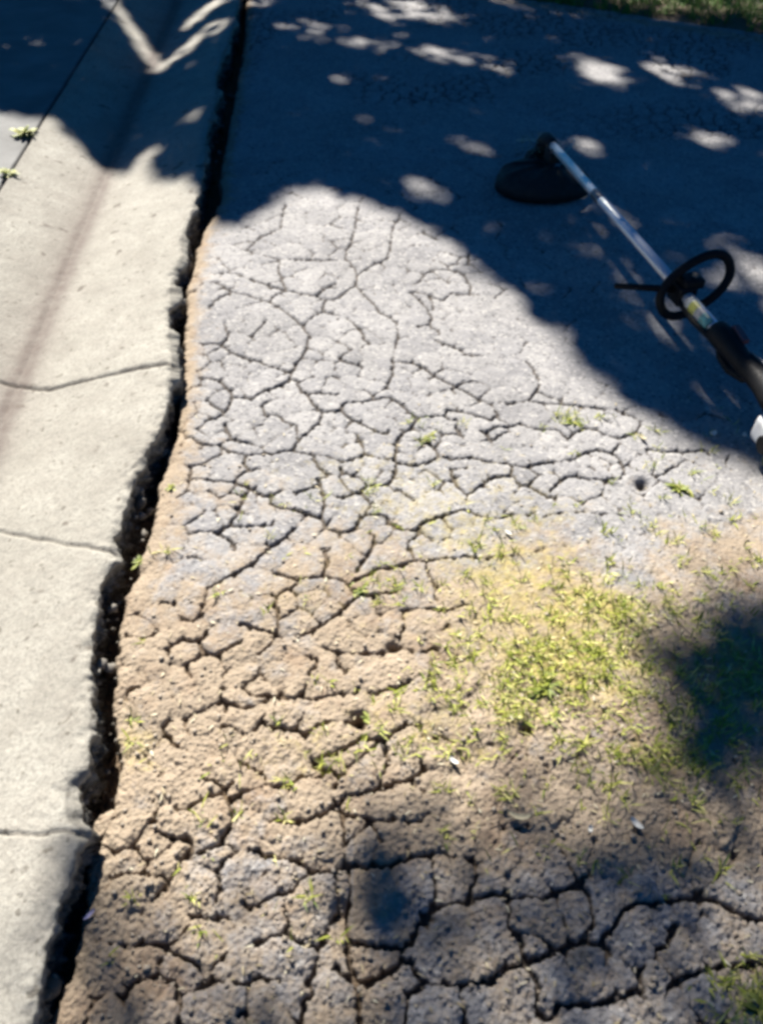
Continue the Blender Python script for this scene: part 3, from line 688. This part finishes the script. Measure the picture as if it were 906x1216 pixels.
weed(900, 1196, 0.0, 0.030, 30, 'green weed in the bottom right corner of the pavement', 12, 0.25)

# ------------------------------------------------------------------ litter: petals, curled leaf
WHITE = plain('petal_white', (0.78, 0.77, 0.70), 0.6); PURP = plain('petal_violet', (0.42, 0.40, 0.62), 0.6); TAN = plain('dry_leaf_tan', (0.62, 0.55, 0.36), 0.7)
def flake(name, px, py, L, W, ang, m, label, cat, z0=0.003, bend=0.5, curve=0.0):
    wp = p2w(px, py, z0); wp[2] = road_z(wp[0], wp[1]) + 0.003
    V = []; rows = 8; thick = 0.0007
    for side_ in (0, 1):
        for j in range(rows+1):
            t = j/rows*2-1; ww = W/2*math.sqrt(max(0.03, 1-t*t))
            cx = L/2*t; cy = curve*L*(t*t); zz = bend*W*(t*t)+0.0005 + side_*thick
            V += [(cx, cy-ww, zz+0.25*W), (cx, cy, zz), (cx, cy+ww, zz+0.25*W)]
    Fs = []
    n1 = (rows+1)*3
    for j in range(rows):
        for c in (0, 1):
            b0 = j*3+c
            Fs.append((b0, b0+1, b0+4, b0+3)); q = n1+b0; Fs.append((q, q+3, q+4, q+1))
    o = raw_mesh(name, np.array(V), np.array(Fs), m, smooth=True); o.location = wp; o.rotation_euler = (0, 0, math.radians(ang))
    tag(o, label, cat)
flake('petal', 700, 986, 0.010, 0.006, 70, WHITE, 'small white petal in the lower shade, the left one of the close pair', 'petal')
flake('petal', 755, 979, 0.020, 0.008, -50, WHITE, 'longer white petal in the lower shade, the right one of the close pair', 'petal')
flake('dry_leaf', 616, 972, 0.034, 0.007, -8, TAN, 'long curled pale leaf left of the white petals in the lower shade', 'leaf', curve=0.15)
flake('petal', 845, 517, 0.014, 0.012, 20, WHITE, 'round white petal beside the trimmer, the left one near its engine', 'petal')
flake('petal', 882, 520, 0.011, 0.009, 80, WHITE, 'small white petal right by the trimmer engine at the photo edge', 'petal')
flake('petal', 538, 903, 0.018, 0.006, -40, WHITE, 'narrow pale petal on tan dirt left of the yellow grass patch', 'petal')
flake('petal', 107, 1086, 0.016, 0.005, 50, PURP, 'thin violet petal caught at the gutter gap near the bottom left', 'petal')
flake('petal', 762, 520, 0.022, 0.008, -70, TAN, 'straw coloured sliver at the edge of the trimmer shade', 'petal')
flake('petal', 602, 634, 0.020, 0.005, -50, WHITE, 'pale sliver just under the grey cracked plates, right of centre', 'petal')

# ------------------------------------------------------------------ string trimmer
ZA, ZB = 0.105, 0.125
A = Vector(p2w(650, 166, ZA)); B = Vector(p2w(906, 456, ZB))
ux = (B-A).normalized(); up = Vector((0, 0, 1)); vx = up.cross(ux).normalized(); wz = ux.cross(vx).normalized()
if wz.z < 0: wz = -wz; vx = -vx
ROOT = bpy.data.objects.new('string_trimmer', None); COL.objects.link(ROOT)
ROOT.matrix_world = Matrix(((ux.x, vx.x, wz.x, A.x), (ux.y, vx.y, wz.y, A.y), (ux.z, vx.z, wz.z, A.z), (0, 0, 0, 1)))
tag(ROOT, 'string trimmer with silver shaft and black loop handle lying on the shaded pavement', 'string trimmer')
BLK = plain('black_plastic', (0.010, 0.010, 0.011), 0.6, spec=0.2); ALU = plain('brushed_aluminium', (0.86, 0.87, 0.88), 0.42, 0.55, 0.05, 200)
GREY = plain('grey_cast_metal', (0.22, 0.22, 0.23), 0.45, 0.8); RED = plain('dull_red_plastic', (0.24, 0.07, 0.07), 0.5); WHP = plain('white_plastic', (0.78, 0.78, 0.78), 0.35)
DUST = plain('dusty_black_plastic', (0.010, 0.010, 0.010), 0.7, var=0.5, scale=25); LINE = plain('pale_nylon_line', (0.62, 0.58, 0.46), 0.5)
def skin(name, bm, m, smooth=True, bevel=0.0, parent=ROOT):
    bmesh.ops.recalc_face_normals(bm, faces=bm.faces)
    me = bpy.data.meshes.new(name); bm.to_mesh(me); bm.free()
    if smooth: me.polygons.foreach_set('use_smooth', [True]*len(me.polygons))
    o = link(name, me, m, parent)
    if bevel:
        md = o.modifiers.new('bevel', 'BEVEL'); md.width = bevel; md.segments = 3; md.limit_method = 'ANGLE'
        wn = o.modifiers.new('wn', 'WEIGHTED_NORMAL')
    return o
def tube(bm, pts, rad, seg=20, cap=True):
    pts = [Vector(p) for p in pts]; n_ = len(pts); rad = rad if hasattr(rad, '__len__') else [rad]*n_
    rings = []; prev = None
    for i, p in enumerate(pts):
        t = (pts[min(i+1, n_-1)]-pts[max(i-1, 0)]).normalized()
        if prev is None:
            a = t.orthogonal().normalized()
        else:
            a = (prev - t*prev.dot(t)).normalized()
        prev = a; b_ = t.cross(a)
        rings.append([bm.verts.new(p + (a*math.cos(k*2*math.pi/seg)+b_*math.sin(k*2*math.pi/seg))*rad[i]) for k in range(seg)])
    for r0, r1 in zip(rings[:-1], rings[1:]):
        for k in range(seg): bm.faces.new((r0[k], r0[(k+1) % seg], r1[(k+1) % seg], r1[k]))
    if cap: bm.faces.new(rings[0][::-1]); bm.faces.new(rings[-1])
    return bm
def boxm(bm, c, s, rot=None):
    r = bmesh.ops.create_cube(bm, size=1.0); M_ = Matrix.Translation(c) @ (rot.to_matrix().to_4x4() if rot else Matrix()) @ Matrix.Diagonal((*s, 1))
    bmesh.ops.transform(bm, matrix=M_, verts=r['verts']); return bm
nb = bmesh.new
# shaft: slim lower tube, collar, upper tube
sh = skin('shaft', tube(nb(), [(0.0, 0, 0), (0.895, 0, 0)], 0.0125, 28), ALU)
skin('upper_shaft', tube(nb(), [(0.897, 0, 0), (1.18, 0, 0)], 0.0138, 28), ALU)
skin('collar', tube(nb(), [(0.40, 0, 0), (0.405, 0, 0), (0.445, 0, 0), (0.45, 0, 0)], [0.0126, 0.0145, 0.0145, 0.0126], 24), GREY)
# gear head turning down to the spool
gh = skin('gear_head', tube(nb(), [(0.05, 0, 0), (0.02, 0, 0), (-0.012, 0, -0.004), (-0.03, 0, -0.018), (-0.034, 0, -0.038), (-0.036, 0, -0.052)], [0.0165, 0.019, 0.022, 0.024, 0.022, 0.020], 22), DUST)
sk = (A.z-0.0)
spool = skin('spool', tube(nb(), [(-0.036, 0, -0.052), (-0.037, 0, -0.056), (-0.038, 0, -0.062), (-0.039, 0, -0.078), (-0.040, 0, -0.090), (-0.041, 0, -0.093), (-0.042, 0, -0.101), (-0.042, 0, -0.104)],
       [0.018, 0.040, 0.050, 0.052, 0.050, 0.030, 0.024, 0.016], 32), DUST)
b_ = nb(); tube(b_, [(-0.09, 0.0, -0.08), (-0.12, 0.03, -0.07), (-0.15, 0.035, -0.06), (-0.18, 0.01, -0.062), (-0.20, -0.03, -0.07)], 0.0022, 8)
skin('cutting_line', b_, LINE)
b_ = nb(); tube(b_, [(-0.04, 0.05, -0.08), (-0.05, 0.09, -0.06), (-0.09, 0.13, -0.045), (-0.13, 0.14, -0.05)], 0.0022, 8)
skin('cutting_line', b_, LINE)
# guard: a fan-shaped shell with a turned-down skirt, bolted under the shaft
b_ = nb(); NA = 34; prof = [(0.030, -0.040), (0.070, -0.037), (0.115, -0.042), (0.142, -0.052), (0.155, -0.072), (0.158, -0.098), (0.154, -0.098), (0.150, -0.074), (0.138, -0.057), (0.112, -0.047), (0.070, -0.042), (0.030, -0.045)]
rings = []
sgn = 1.0 if (Vector(vx).x < 0) else -1.0           # the guard reaches out to the left of the shaft
for i in range(NA+1):
    t = i/NA; a = math.radians(-40 + 175*t)*sgn
    grow = 0.80 + 0.26*math.sin(t*math.pi)
    rings.append([b_.verts.new((0.075 + math.cos(a)*rr_*grow*0.96, math.sin(a)*rr_*grow*1.16, zz_ - 0.004 + (0.0045 if (i % 7 in (0, 1)) and zz_ > -0.06 else 0))) for rr_, zz_ in prof])
for r0, r1 in zip(rings[:-1], rings[1:]):
    for k in range(len(prof)): b_.faces.new((r0[k], r0[(k+1) % len(prof)], r1[(k+1) % len(prof)], r1[k]))
b_.faces.new(rings[0]); b_.faces.new(rings[-1][::-1])
guard = skin('guard', b_, DUST, True)
b_ = nb(); boxm(b_, (0.065, 0, -0.022), (0.06, 0.040, 0.032)); skin('guard_bracket', b_, DUST, False, 0.004)
for bu, bv in ((0.045, 0.014), (0.045, -0.014), (0.085, 0.014), (0.085, -0.014)):
    skin('bolt', tube(nb(), [(bu, bv, -0.006), (bu, bv, 0.003)], 0.004, 6), GREY, False)
b_ = nb(); boxm(b_, (0.075+0.150*math.cos(math.radians(62)*sgn), 0.163*math.sin(math.radians(62)*sgn), -0.086), (0.030, 0.003, 0.022), Euler((0, 0, math.radians(62+90)*sgn))); skin('line_cutter', b_, GREY, False, parent=guard)
# caked grass on the head
def clippings():
    r = np.random.default_rng(5); n2 = 150
    Pn = np.stack([r.normal(-0.03, 0.030, n2), r.normal(0.0, 0.028, n2), r.normal(-0.03, 0.016, n2)], 1)
    V = []; Fc = []; rn = []
    for i, p in enumerate(Pn):
        a = r.normal(size=3); a /= np.linalg.norm(a); s = np.cross(a, [0, 0, 1.0]); s /= (np.linalg.norm(s)+1e-6); L = r.uniform(0.012, 0.04); W = 0.0012
        k = len(V); V += [p-s*W, p+s*W, p+a*L+s*W*.4, p+a*L-s*W*.4]; Fc.append((k, k+1, k+2, k+3)); rn += [r.random()]*4
    o = raw_mesh('caked_grass', np.array(V), np.array(Fc), m_grass('dry_clipping', (0.16, 0.16, 0.07), (0.34, 0.31, 0.18), (0.55, 0.50, 0.34)), parent=ROOT, attrs={'rnd': np.array(rn)})
    o['kind'] = 'stuff'
clippings()
# loop handle, clamp, barrier bar
HU = 0.925; side = -sgn                           # side = local sign pointing to the right of the photo
b_ = nb(); pts = []
for i in range(49):
    a = i/48*2*math.pi
    ex = 0.085*math.copysign(abs(math.cos(a))**0.86, math.cos(a)); ez = 0.050*math.copysign(abs(math.sin(a))**0.86, math.sin(a))
    t = math.radians(28); y_ = ex*math.cos(t)-ez*math.sin(t); z_ = ex*math.sin(t)+ez*math.cos(t)
    pts.append((HU+0.010-0.30*z_, side*(y_+0.028), z_+0.012))
rings = []
tube(b_, pts[:-1]+[pts[0]], 0.0100, 16, False); bmesh.ops.remove_doubles(b_, verts=b_.verts, dist=0.0008)
loop = skin('loop_handle', b_, BLK)
b_ = nb(); boxm(b_, (HU+0.012, 0, 0.0), (0.055, 0.044, 0.044)); boxm(b_, (HU+0.012, side*0.012, 0.026), (0.045, 0.05, 0.022)); skin('handle_clamp', b_, BLK, False, 0.006)
b_ = nb(); tube(b_, [(HU+0.005, -side*0.01, 0.004), (HU+0.003, -side*0.06, 0.010), (HU-0.012, -side*0.12, 0.012), (HU-0.02, -side*0.150, 0.012)], [0.009, 0.0075, 0.007, 0.006], 14); skin('barrier_bar', b_, BLK)
b_ = nb(); tube(b_, [(HU+0.012, side*0.02, 0.030), (HU+0.012, side*0.02, 0.048)], [0.010, 0.008], 6); skin('clamp_knob', b_, GREY, False)
# label sleeve
m, nt, bs = mat('maker_label'); n = N(nt)
sepx = nt.nodes.new('ShaderNodeSeparateXYZ'); n.lk(n.pos(), sepx.inputs[0])
c = n.mix(n.rng(sepx.outputs[0], 1.000, 1.004), (0.60, 0.60, 0.56), (0.62, 0.58, 0.12)); c = n.mix(n.rng(sepx.outputs[0], 1.026, 1.030), c, (0.50, 0.46, 0.42)); c = n.mix(n.rng(sepx.outputs[0], 1.050, 1.054), c, (0.16, 0.42, 0.38))
c = n.mix(n.rng(n.noise(160, 2), 0.55, 0.6, 0, 0.55), c, (0.10, 0.10, 0.09)); n.lk(c, bs.inputs['Base Color']); bs.inputs['Roughness'].default_value = 0.35
b_ = nb(); seg = 20; rings = []
for xx in np.linspace(0.985, 1.085, 8):
    ring = []
    for k in range(seg+1):
        a = math.radians(40 + 150*k/seg); ring.append(b_.verts.new((xx, -side*math.sin(a-math.radians(25))*0.0185, math.cos(a-math.radians(25))*0.0185)))
    rings.append(ring)
for r0, r1 in zip(rings[:-1], rings[1:]):
    for k in range(seg): b_.faces.new((r0[k], r0[k+1], r1[k+1], r1[k]))
lab = skin('label_plate', b_, m); sd = lab.modifiers.new('s', 'SOLIDIFY'); sd.thickness = 0.0012
b_ = nb(); tube(b_, [(0.96, -side*0.014, -0.010), (1.04, -side*0.022, -0.010), (1.15, -side*0.018, -0.004), (1.24, -side*0.012, 0.0)], 0.006, 12); skin('throttle_cable', b_, BLK)
# grip with trigger
gp = [(1.095, 0, 0), (1.10, 0, 0), (1.13, 0, 0.001), (1.16, 0, 0), (1.20, 0, -0.002), (1.25, 0, -0.001), (1.29, 0, 0), (1.33, 0, 0), (1.37, 0, 0)]
grip = skin('rear_grip', tube(nb(), gp, [0.018, 0.024, 0.026, 0.023, 0.0205, 0.021, 0.024, 0.030, 0.034], 26), BLK)
b_ = nb(); tube(b_, [(1.12, 0, -0.018), (1.14, 0, -0.036), (1.18, 0, -0.042), (1.23, 0, -0.030), (1.25, 0, -0.015)], [0.007, 0.009, 0.009, 0.008, 0.006], 12); skin('trigger', b_, BLK)
b_ = nb(); boxm(b_, (1.15, side*0.018, 0.022), (0.05, 0.016, 0.012), Euler((0, 0.15, 0))); skin('stop_switch', b_, RED, False, 0.003)
b_ = nb(); boxm(b_, (1.245, side*0.016, 0.020), (0.075, 0.012, 0.010), Euler((0, -0.1, 0))); skin('throttle_lock', b_, GREY, False, 0.003)
# engine (only its front corner is in the frame, the rest lies just outside)
b_ = nb(); boxm(b_, (1.500, side*0.02, -0.005), (0.14, 0.14, 0.14)); boxm(b_, (1.53, side*0.02, 0.06), (0.11, 0.10, 0.07)); eng = skin('engine_housing', b_, BLK, False, 0.018)
b_ = nb(); boxm(b_, (1.380, side*0.008, -0.058), (0.095, 0.075, 0.062)); tank = skin('fuel_tank', b_, WHP, False, 0.016)
b_ = nb(); tube(b_, [(1.395, -side*0.029, -0.058), (1.395, -side*0.042, -0.058)], [0.019, 0.018], 24); skin('fuel_cap', b_, BLK, False, 0.002, parent=tank)
b_ = nb(); tube(b_, [(1.57, side*0.02, -0.005), (1.59, side*0.02, -0.005), (1.605, side*0.02, -0.005)], [0.065, 0.062, 0.045], 30); skin('starter_cover', b_, GREY, False, 0.004)
b_ = nb()
for k in range(5): boxm(b_, (1.46+0.02*k, side*0.098, 0.0), (0.006, 0.02, 0.10))
skin('cooling_fins', b_, GREY, False, 0.001)

# ------------------------------------------------------------------ sun
EL = math.radians(43); SD = np.array([0.34, -1.0]); SD = SD/np.linalg.norm(SD)      # shadows run this way
tosun = np.array([-SD[0]*math.cos(EL), -SD[1]*math.cos(EL), math.sin(EL)])
sun = bpy.data.lights.new('sun', 'SUN'); so = bpy.data.objects.new('sun', sun); COL.objects.link(so)
sun.energy = 5.0; sun.angle = math.radians(0.53); sun.color = (1.0, 0.945, 0.86)
so.rotation_euler = Vector(tosun).to_track_quat('Z', 'Y').to_euler()
wd = bpy.data.worlds.new('World'); sc.world = wd; wd.use_nodes = True
nt = wd.node_tree; sky = nt.nodes.new('ShaderNodeTexSky'); sky.sky_type = 'NISHITA'; sky.sun_disc = False
sky.sun_elevation = EL; sky.sun_rotation = math.atan2(tosun[0], tosun[1]); sky.ozone_density = 3.0; sky.air_density = 1.0; sky.dust_density = 0.3
bg = nt.nodes['Background']; mx = N(nt).mix(1.0, sky.outputs[0], (0.05, 0.28, 0.50), 'MULTIPLY'); nt.links.new(mx, bg.inputs[0]); bg.inputs[1].default_value = 0.05

# ------------------------------------------------------------------ the tree that shades the place (stands beyond the frame, towards the sun)
main = [(-500,150),(0,150),(60,155),(100,165),(130,182),(148,188),(165,168),(195,160),(182,195),(190,216),(225,226),(240,236),(262,268),(290,262),(320,240),(345,226),(390,213),(430,222),(480,250),
 (530,278),(580,315),(620,345),(660,382),(700,428),(740,470),(800,508),(850,532),(906,548),(1500,620),(1500,700),(906,742),(850,745),(806,775),(812,840),(838,885),(800,925),(720,945),(640,952),(560,960),
 (480,962),(422,970),(404,995),(402,1090),(350,1100),(260,1090),(200,1075),(150,1060),(100,1110),(60,1216),(40,1600),(-900,1600)]
mainW = np.array(main, float)
def in_poly(px, py, poly):
    inside_ = np.zeros(px.shape, bool); j = len(poly)-1
    for i in range(len(poly)):
        xi, yi = poly[i]; xj, yj = poly[j]
        c = ((yi > py) != (yj > py)) & (px < (xj-xi)*(py-yi)/(yj-yi+1e-9)+xi)
        inside_ ^= c; j = i
    return inside_
# sun flecks: centre, radii, tilt, how much sun gets through
fleck = [(490,14,75,13,6,.9),(545,68,75,9,11,.8),(440,50,42,10,8,.6),(400,36,60,9,10,.5),(340,34,50,6,16,.55),(712,84,50,16,11,1),(795,88,42,13,16,.9),(885,120,45,15,12,.95),(690,170,36,10,14,.6),(556,172,27,9,8,.6),
 (503,224,32,12,7,.9),(842,162,33,11,8,.7),(856,188,16,6,8,.5),(370,143,26,6,5,.3),(410,92,26,7,8,.35),(716,250,38,9,20,.45),(700,292,36,11,32,.3),(860,282,50,8,15,.4),(890,330,62,26,24,.85),(765,362,32,24,15,.8),
 (835,412,50,20,30,.25),(650,410,40,20,40,.3),(700,440,50,18,35,.3),(250,45,35,9,-22,.8),(283,6,45,7,-5,.8),(233,151,14,7,-20,.95),(2,62,12,9,0,.6),(45,3,80,7,0,.8),(240,72,30,4,-25,.4),(810,0,150,24,8,1.0),(640,10,60,6,8,.3),
 (560,1060,70,40,0,.45),(640,1085,60,30,-15,.75),(690,1160,80,26,0,.55),(860,1080,60,30,0,.4),(900,1150,50,30,0,.7),(250,1150,120,30,10,.45),(390,1180,50,30,0,.5),(500,1190,60,20,0,.35),(560,1000,60,26,0,.5),(610,985,80,18,0,.4),
 (900,905,40,40,0,.3),(330,1215,100,40,0,.5),(180,1215,60,40,0,.25),(760,1130,60,24,0,.35),(445,1010,40,20,0,.2),(870,990,40,20,0,.3)]
caps = [((132,8),(158,36),9,.9),((158,36),(190,66),9,1),((190,66),(222,52),7,.95),((222,52),(250,38),7,.8),((222,22),(262,4),7,.8)]
def transmit(x, y):
    px, py, dd_ = w2p(x, y, 0.0)
    front = dd_ > 0.1
    qx, qy = px, py
    jt = np.where(py > 640, 1.0, 0.22)*np.where((px > 380) | (py > 1000), 1, 0.2)
    g_ = np.random.default_rng(len(np.atleast_1d(px)))
    ux_ = px + jt*38*g_.normal(size=np.shape(px)); uy_ = py + jt*34*g_.normal(size=np.shape(px))
    T_ = np.where(in_poly(ux_, uy_, main), 1.0, 0.0)
    for (cx, cy, rx, ry, an, st) in fleck:
        ca, sa = math.cos(math.radians(an)), math.sin(math.radians(an)); dx = px-cx; dy = py-cy
        e = ((dx*ca+dy*sa)/rx)**2 + ((-dx*sa+dy*ca)/ry)**2
        T_ = np.maximum(T_, 0.62*st*(1-ss(0.2, 1.6, e)))
    for (a, b, w_, st) in caps:
        dx, dy = b[0]-a[0], b[1]-a[1]; t = np.clip(((px-a[0])*dx+(py-a[1])*dy)/(dx*dx+dy*dy), 0, 1)
        T_ = np.maximum(T_, st*(np.hypot(px-a[0]-t*dx, py-a[1]-t*dy) < w_))
    low = (py > 925)
    T_ = np.maximum(T_, np.where(low, 0.50 + 0.2*(1-ss(330, 440, px))*(1-ss(1110, 1190, py)) + 0.10*fbm(x, y, 9, 3, 320), 0.0))
    for (cx, cy, rx_, ry_, lo) in ((470,1065,58,52,.06),(470,985,50,22,.2),(745,1012,75,40,.16),(700,1172,60,24,.35),(105,1120,30,80,.35),(880,1000,50,40,.35),(870,830,40,60,.10)):
        e = ((px-cx)/rx_)**2 + ((py-cy)/ry_)**2; T_ = T_ - np.clip(T_-lo, 0, 1)*(1-ss(0.3, 1.6, e))*(py > 740)
    for (ua, ub, st) in ((0.02, 0.34, .5), (0.44, 0.86, .55), (0.96, 1.12, .6)):  # gaps put into the crown so that sun reaches the trimmer shaft
        pa = A + ux*ua; pb = A + ux*ub; k_ = ZB/tosun[2]
        ax_, ay_, bx_, by_ = pa.x-tosun[0]*pa.z/tosun[2], pa.y-tosun[1]*pa.z/tosun[2], pb.x-tosun[0]*pb.z/tosun[2], pb.y-tosun[1]*pb.z/tosun[2]
        dx, dy = bx_-ax_, by_-ay_; t = np.clip(((x-ax_)*dx+(y-ay_)*dy)/(dx*dx+dy*dy), 0, 1)
        T_ = np.maximum(T_, st*(np.hypot(x-ax_-t*dx, y-ay_-t*dy) < 0.028))
    T_ = np.where(front & (y > 0.0), T_, 1.0)
    # beyond the frame: dappled
    far = (py < -25)
    T_ = np.where(far, 0.75*(fbm(x, y, 2.2, 3, 150) > 0.35), T_)
    return T_
OD = 4.3
r = np.random.default_rng(77)
area = [(-3.2, 4.6, 0.05, 7.0)]
NL = 62000
gx_ = r.uniform(-3.0, 4.2, NL*2); gy_ = r.uniform(0.05, 6.6, NL*2)
Tt = transmit(gx_, gy_)
pr = np.where(Tt > 0.985, 0.0, np.clip(-np.log(np.clip(Tt, 0.012, 1))/OD, 0, 1))
kp = r.random(len(gx_)) < pr
near_ = (gx_ > -1.0) & (gx_ < 1.8) & (gy_ < 0.95)
kp &= ~near_
gx_, gy_ = gx_[kp], gy_[kp]; SZ = np.ones(len(gx_))
# smaller, denser leaves added here to smooth the near half shade
mx_ = r.uniform(-1.0, 1.8, 36000); my_ = r.uniform(0.05, 0.95, 36000); Tn = transmit(mx_, my_)
k2 = r.random(len(mx_)) < np.where(Tn > 0.985, 0.0, np.clip(-np.log(np.clip(Tn, 0.012, 1))/OD, 0, 1))
gx_ = np.concatenate([gx_, mx_[k2]]); gy_ = np.concatenate([gy_, my_[k2]]); SZ = np.concatenate([SZ, np.full(k2.sum(), 0.44)])
H = r.uniform(3.6, 6.4, len(gx_)); H = H + 0.6*fbm(gx_, gy_, 1.1, 2, 160)
LC = np.stack([gx_, gy_, 0*gx_], 1) + tosun[None, :]*(H/math.sin(EL))[:, None]
nl = len(LC); print('leaves', nl)
d1 = r.normal(size=(nl, 3)); d1[:, 2] -= 0.3; d1 /= np.linalg.norm(d1, axis=1)[:, None]
nn = tosun[None, :]*0.9 + r.normal(size=(nl, 3))*0.55; d1 = d1 - nn*np.sum(d1*nn, 1)[:, None]/np.sum(nn*nn, 1)[:, None]; d1 /= np.linalg.norm(d1, axis=1)[:, None]
s1 = np.cross(nn, d1); s1 /= np.linalg.norm(s1, axis=1)[:, None]; nn = np.cross(d1, s1)
LL = (r.uniform(0.06, 0.10, nl)*SZ)[:, None]; WW = LL*0.33
V = np.stack([LC-d1*LL*0.5, LC-d1*LL*0.12+s1*WW+nn*WW*.2, LC+d1*LL*0.22+s1*WW*0.8+nn*WW*.2, LC+d1*LL*0.55-nn*LL*.08, LC+d1*LL*0.22-s1*WW*0.8+nn*WW*.2, LC-d1*LL*0.12-s1*WW+nn*WW*.2], 1).reshape(-1, 3)
i = np.arange(nl)[:, None]*6
Fc = np.concatenate([i+np.array([[0, 1, 2, 3]]), i+np.array([[0, 3, 4, 5]])], 0)
TREE = bpy.data.objects.new('shade_tree', None); COL.objects.link(TREE)
cen = LC.mean(0); tb = Vector((float(cen[0])-0.2, float(cen[1])+1.6, 0.0)); TREE.location = tb
tag(TREE, 'leafy tree standing beyond the pavement whose crown throws the dappled shade', 'tree')
cr = raw_mesh('crown', V - np.array(tb[:]), Fc, m_grass('tree_leaf', (0.035, 0.07, 0.015), (0.06, 0.11, 0.025), (0.09, 0.13, 0.04)), parent=TREE, attrs={'rnd': np.repeat(r.random(nl), 6)})
BARK = plain('bark', (0.13, 0.10, 0.075), 0.9, scale=12, var=0.4)
b_ = nb(); tube(b_, [(0, 0, -0.15), (0.02, 0, 0.1), (0.03, -0.03, 0.8), (0.0, -0.05, 1.7), (-0.05, -0.12, 2.6), (0.0, -0.3, 3.5), (0.02, -0.5, 4.4)], [0.26, 0.19, 0.16, 0.145, 0.125, 0.10, 0.05], 24)
r2 = random.Random(4); nlmb = 0
order = list(range(nl)); r2.shuffle(order)
for q in order:
    if nlmb >= 16: break
    e = Vector(LC[q])-tb
    s0 = Vector((0.0, -0.05-0.25*r2.random(), 1.8+2.0*r2.random())); mid = (s0+e)/2 + Vector((0, 0, 0.35))
    ok_ = True; pl = []
    for t in np.linspace(0, 1, 12):
        p = s0.lerp(mid, t).lerp(mid.lerp(e, t), t); pl.append(p)
        wp_ = np.array(p[:])+np.array(tb[:]); g_ = wp_ - tosun*(wp_[2]/tosun[2])
        if transmit(np.array([g_[0]]), np.array([g_[1]]))[0] > 0.3 and g_[1] < 4.9: ok_ = False; break
    if ok_:
        tube(b_, pl, list(np.linspace(0.055, 0.008, 12)), 10); nlmb += 1
print('limbs', nlmb)
skin('trunk', b_, BARK, parent=TREE)

# ------------------------------------------------------------------ output
sc.view_settings.view_transform = 'Standard'; sc.view_settings.look = 'None'; sc.view_settings.gamma = 1
sc.view_settings.use_curve_mapping = False; sc.view_settings.exposure = 1.25
sc.render.engine = 'CYCLES'
sc.cycles.max_bounces = 5; sc.cycles.use_denoising = True
sc.cycles.pixel_filter_type = 'BLACKMAN_HARRIS'; sc.cycles.filter_width = 3.4
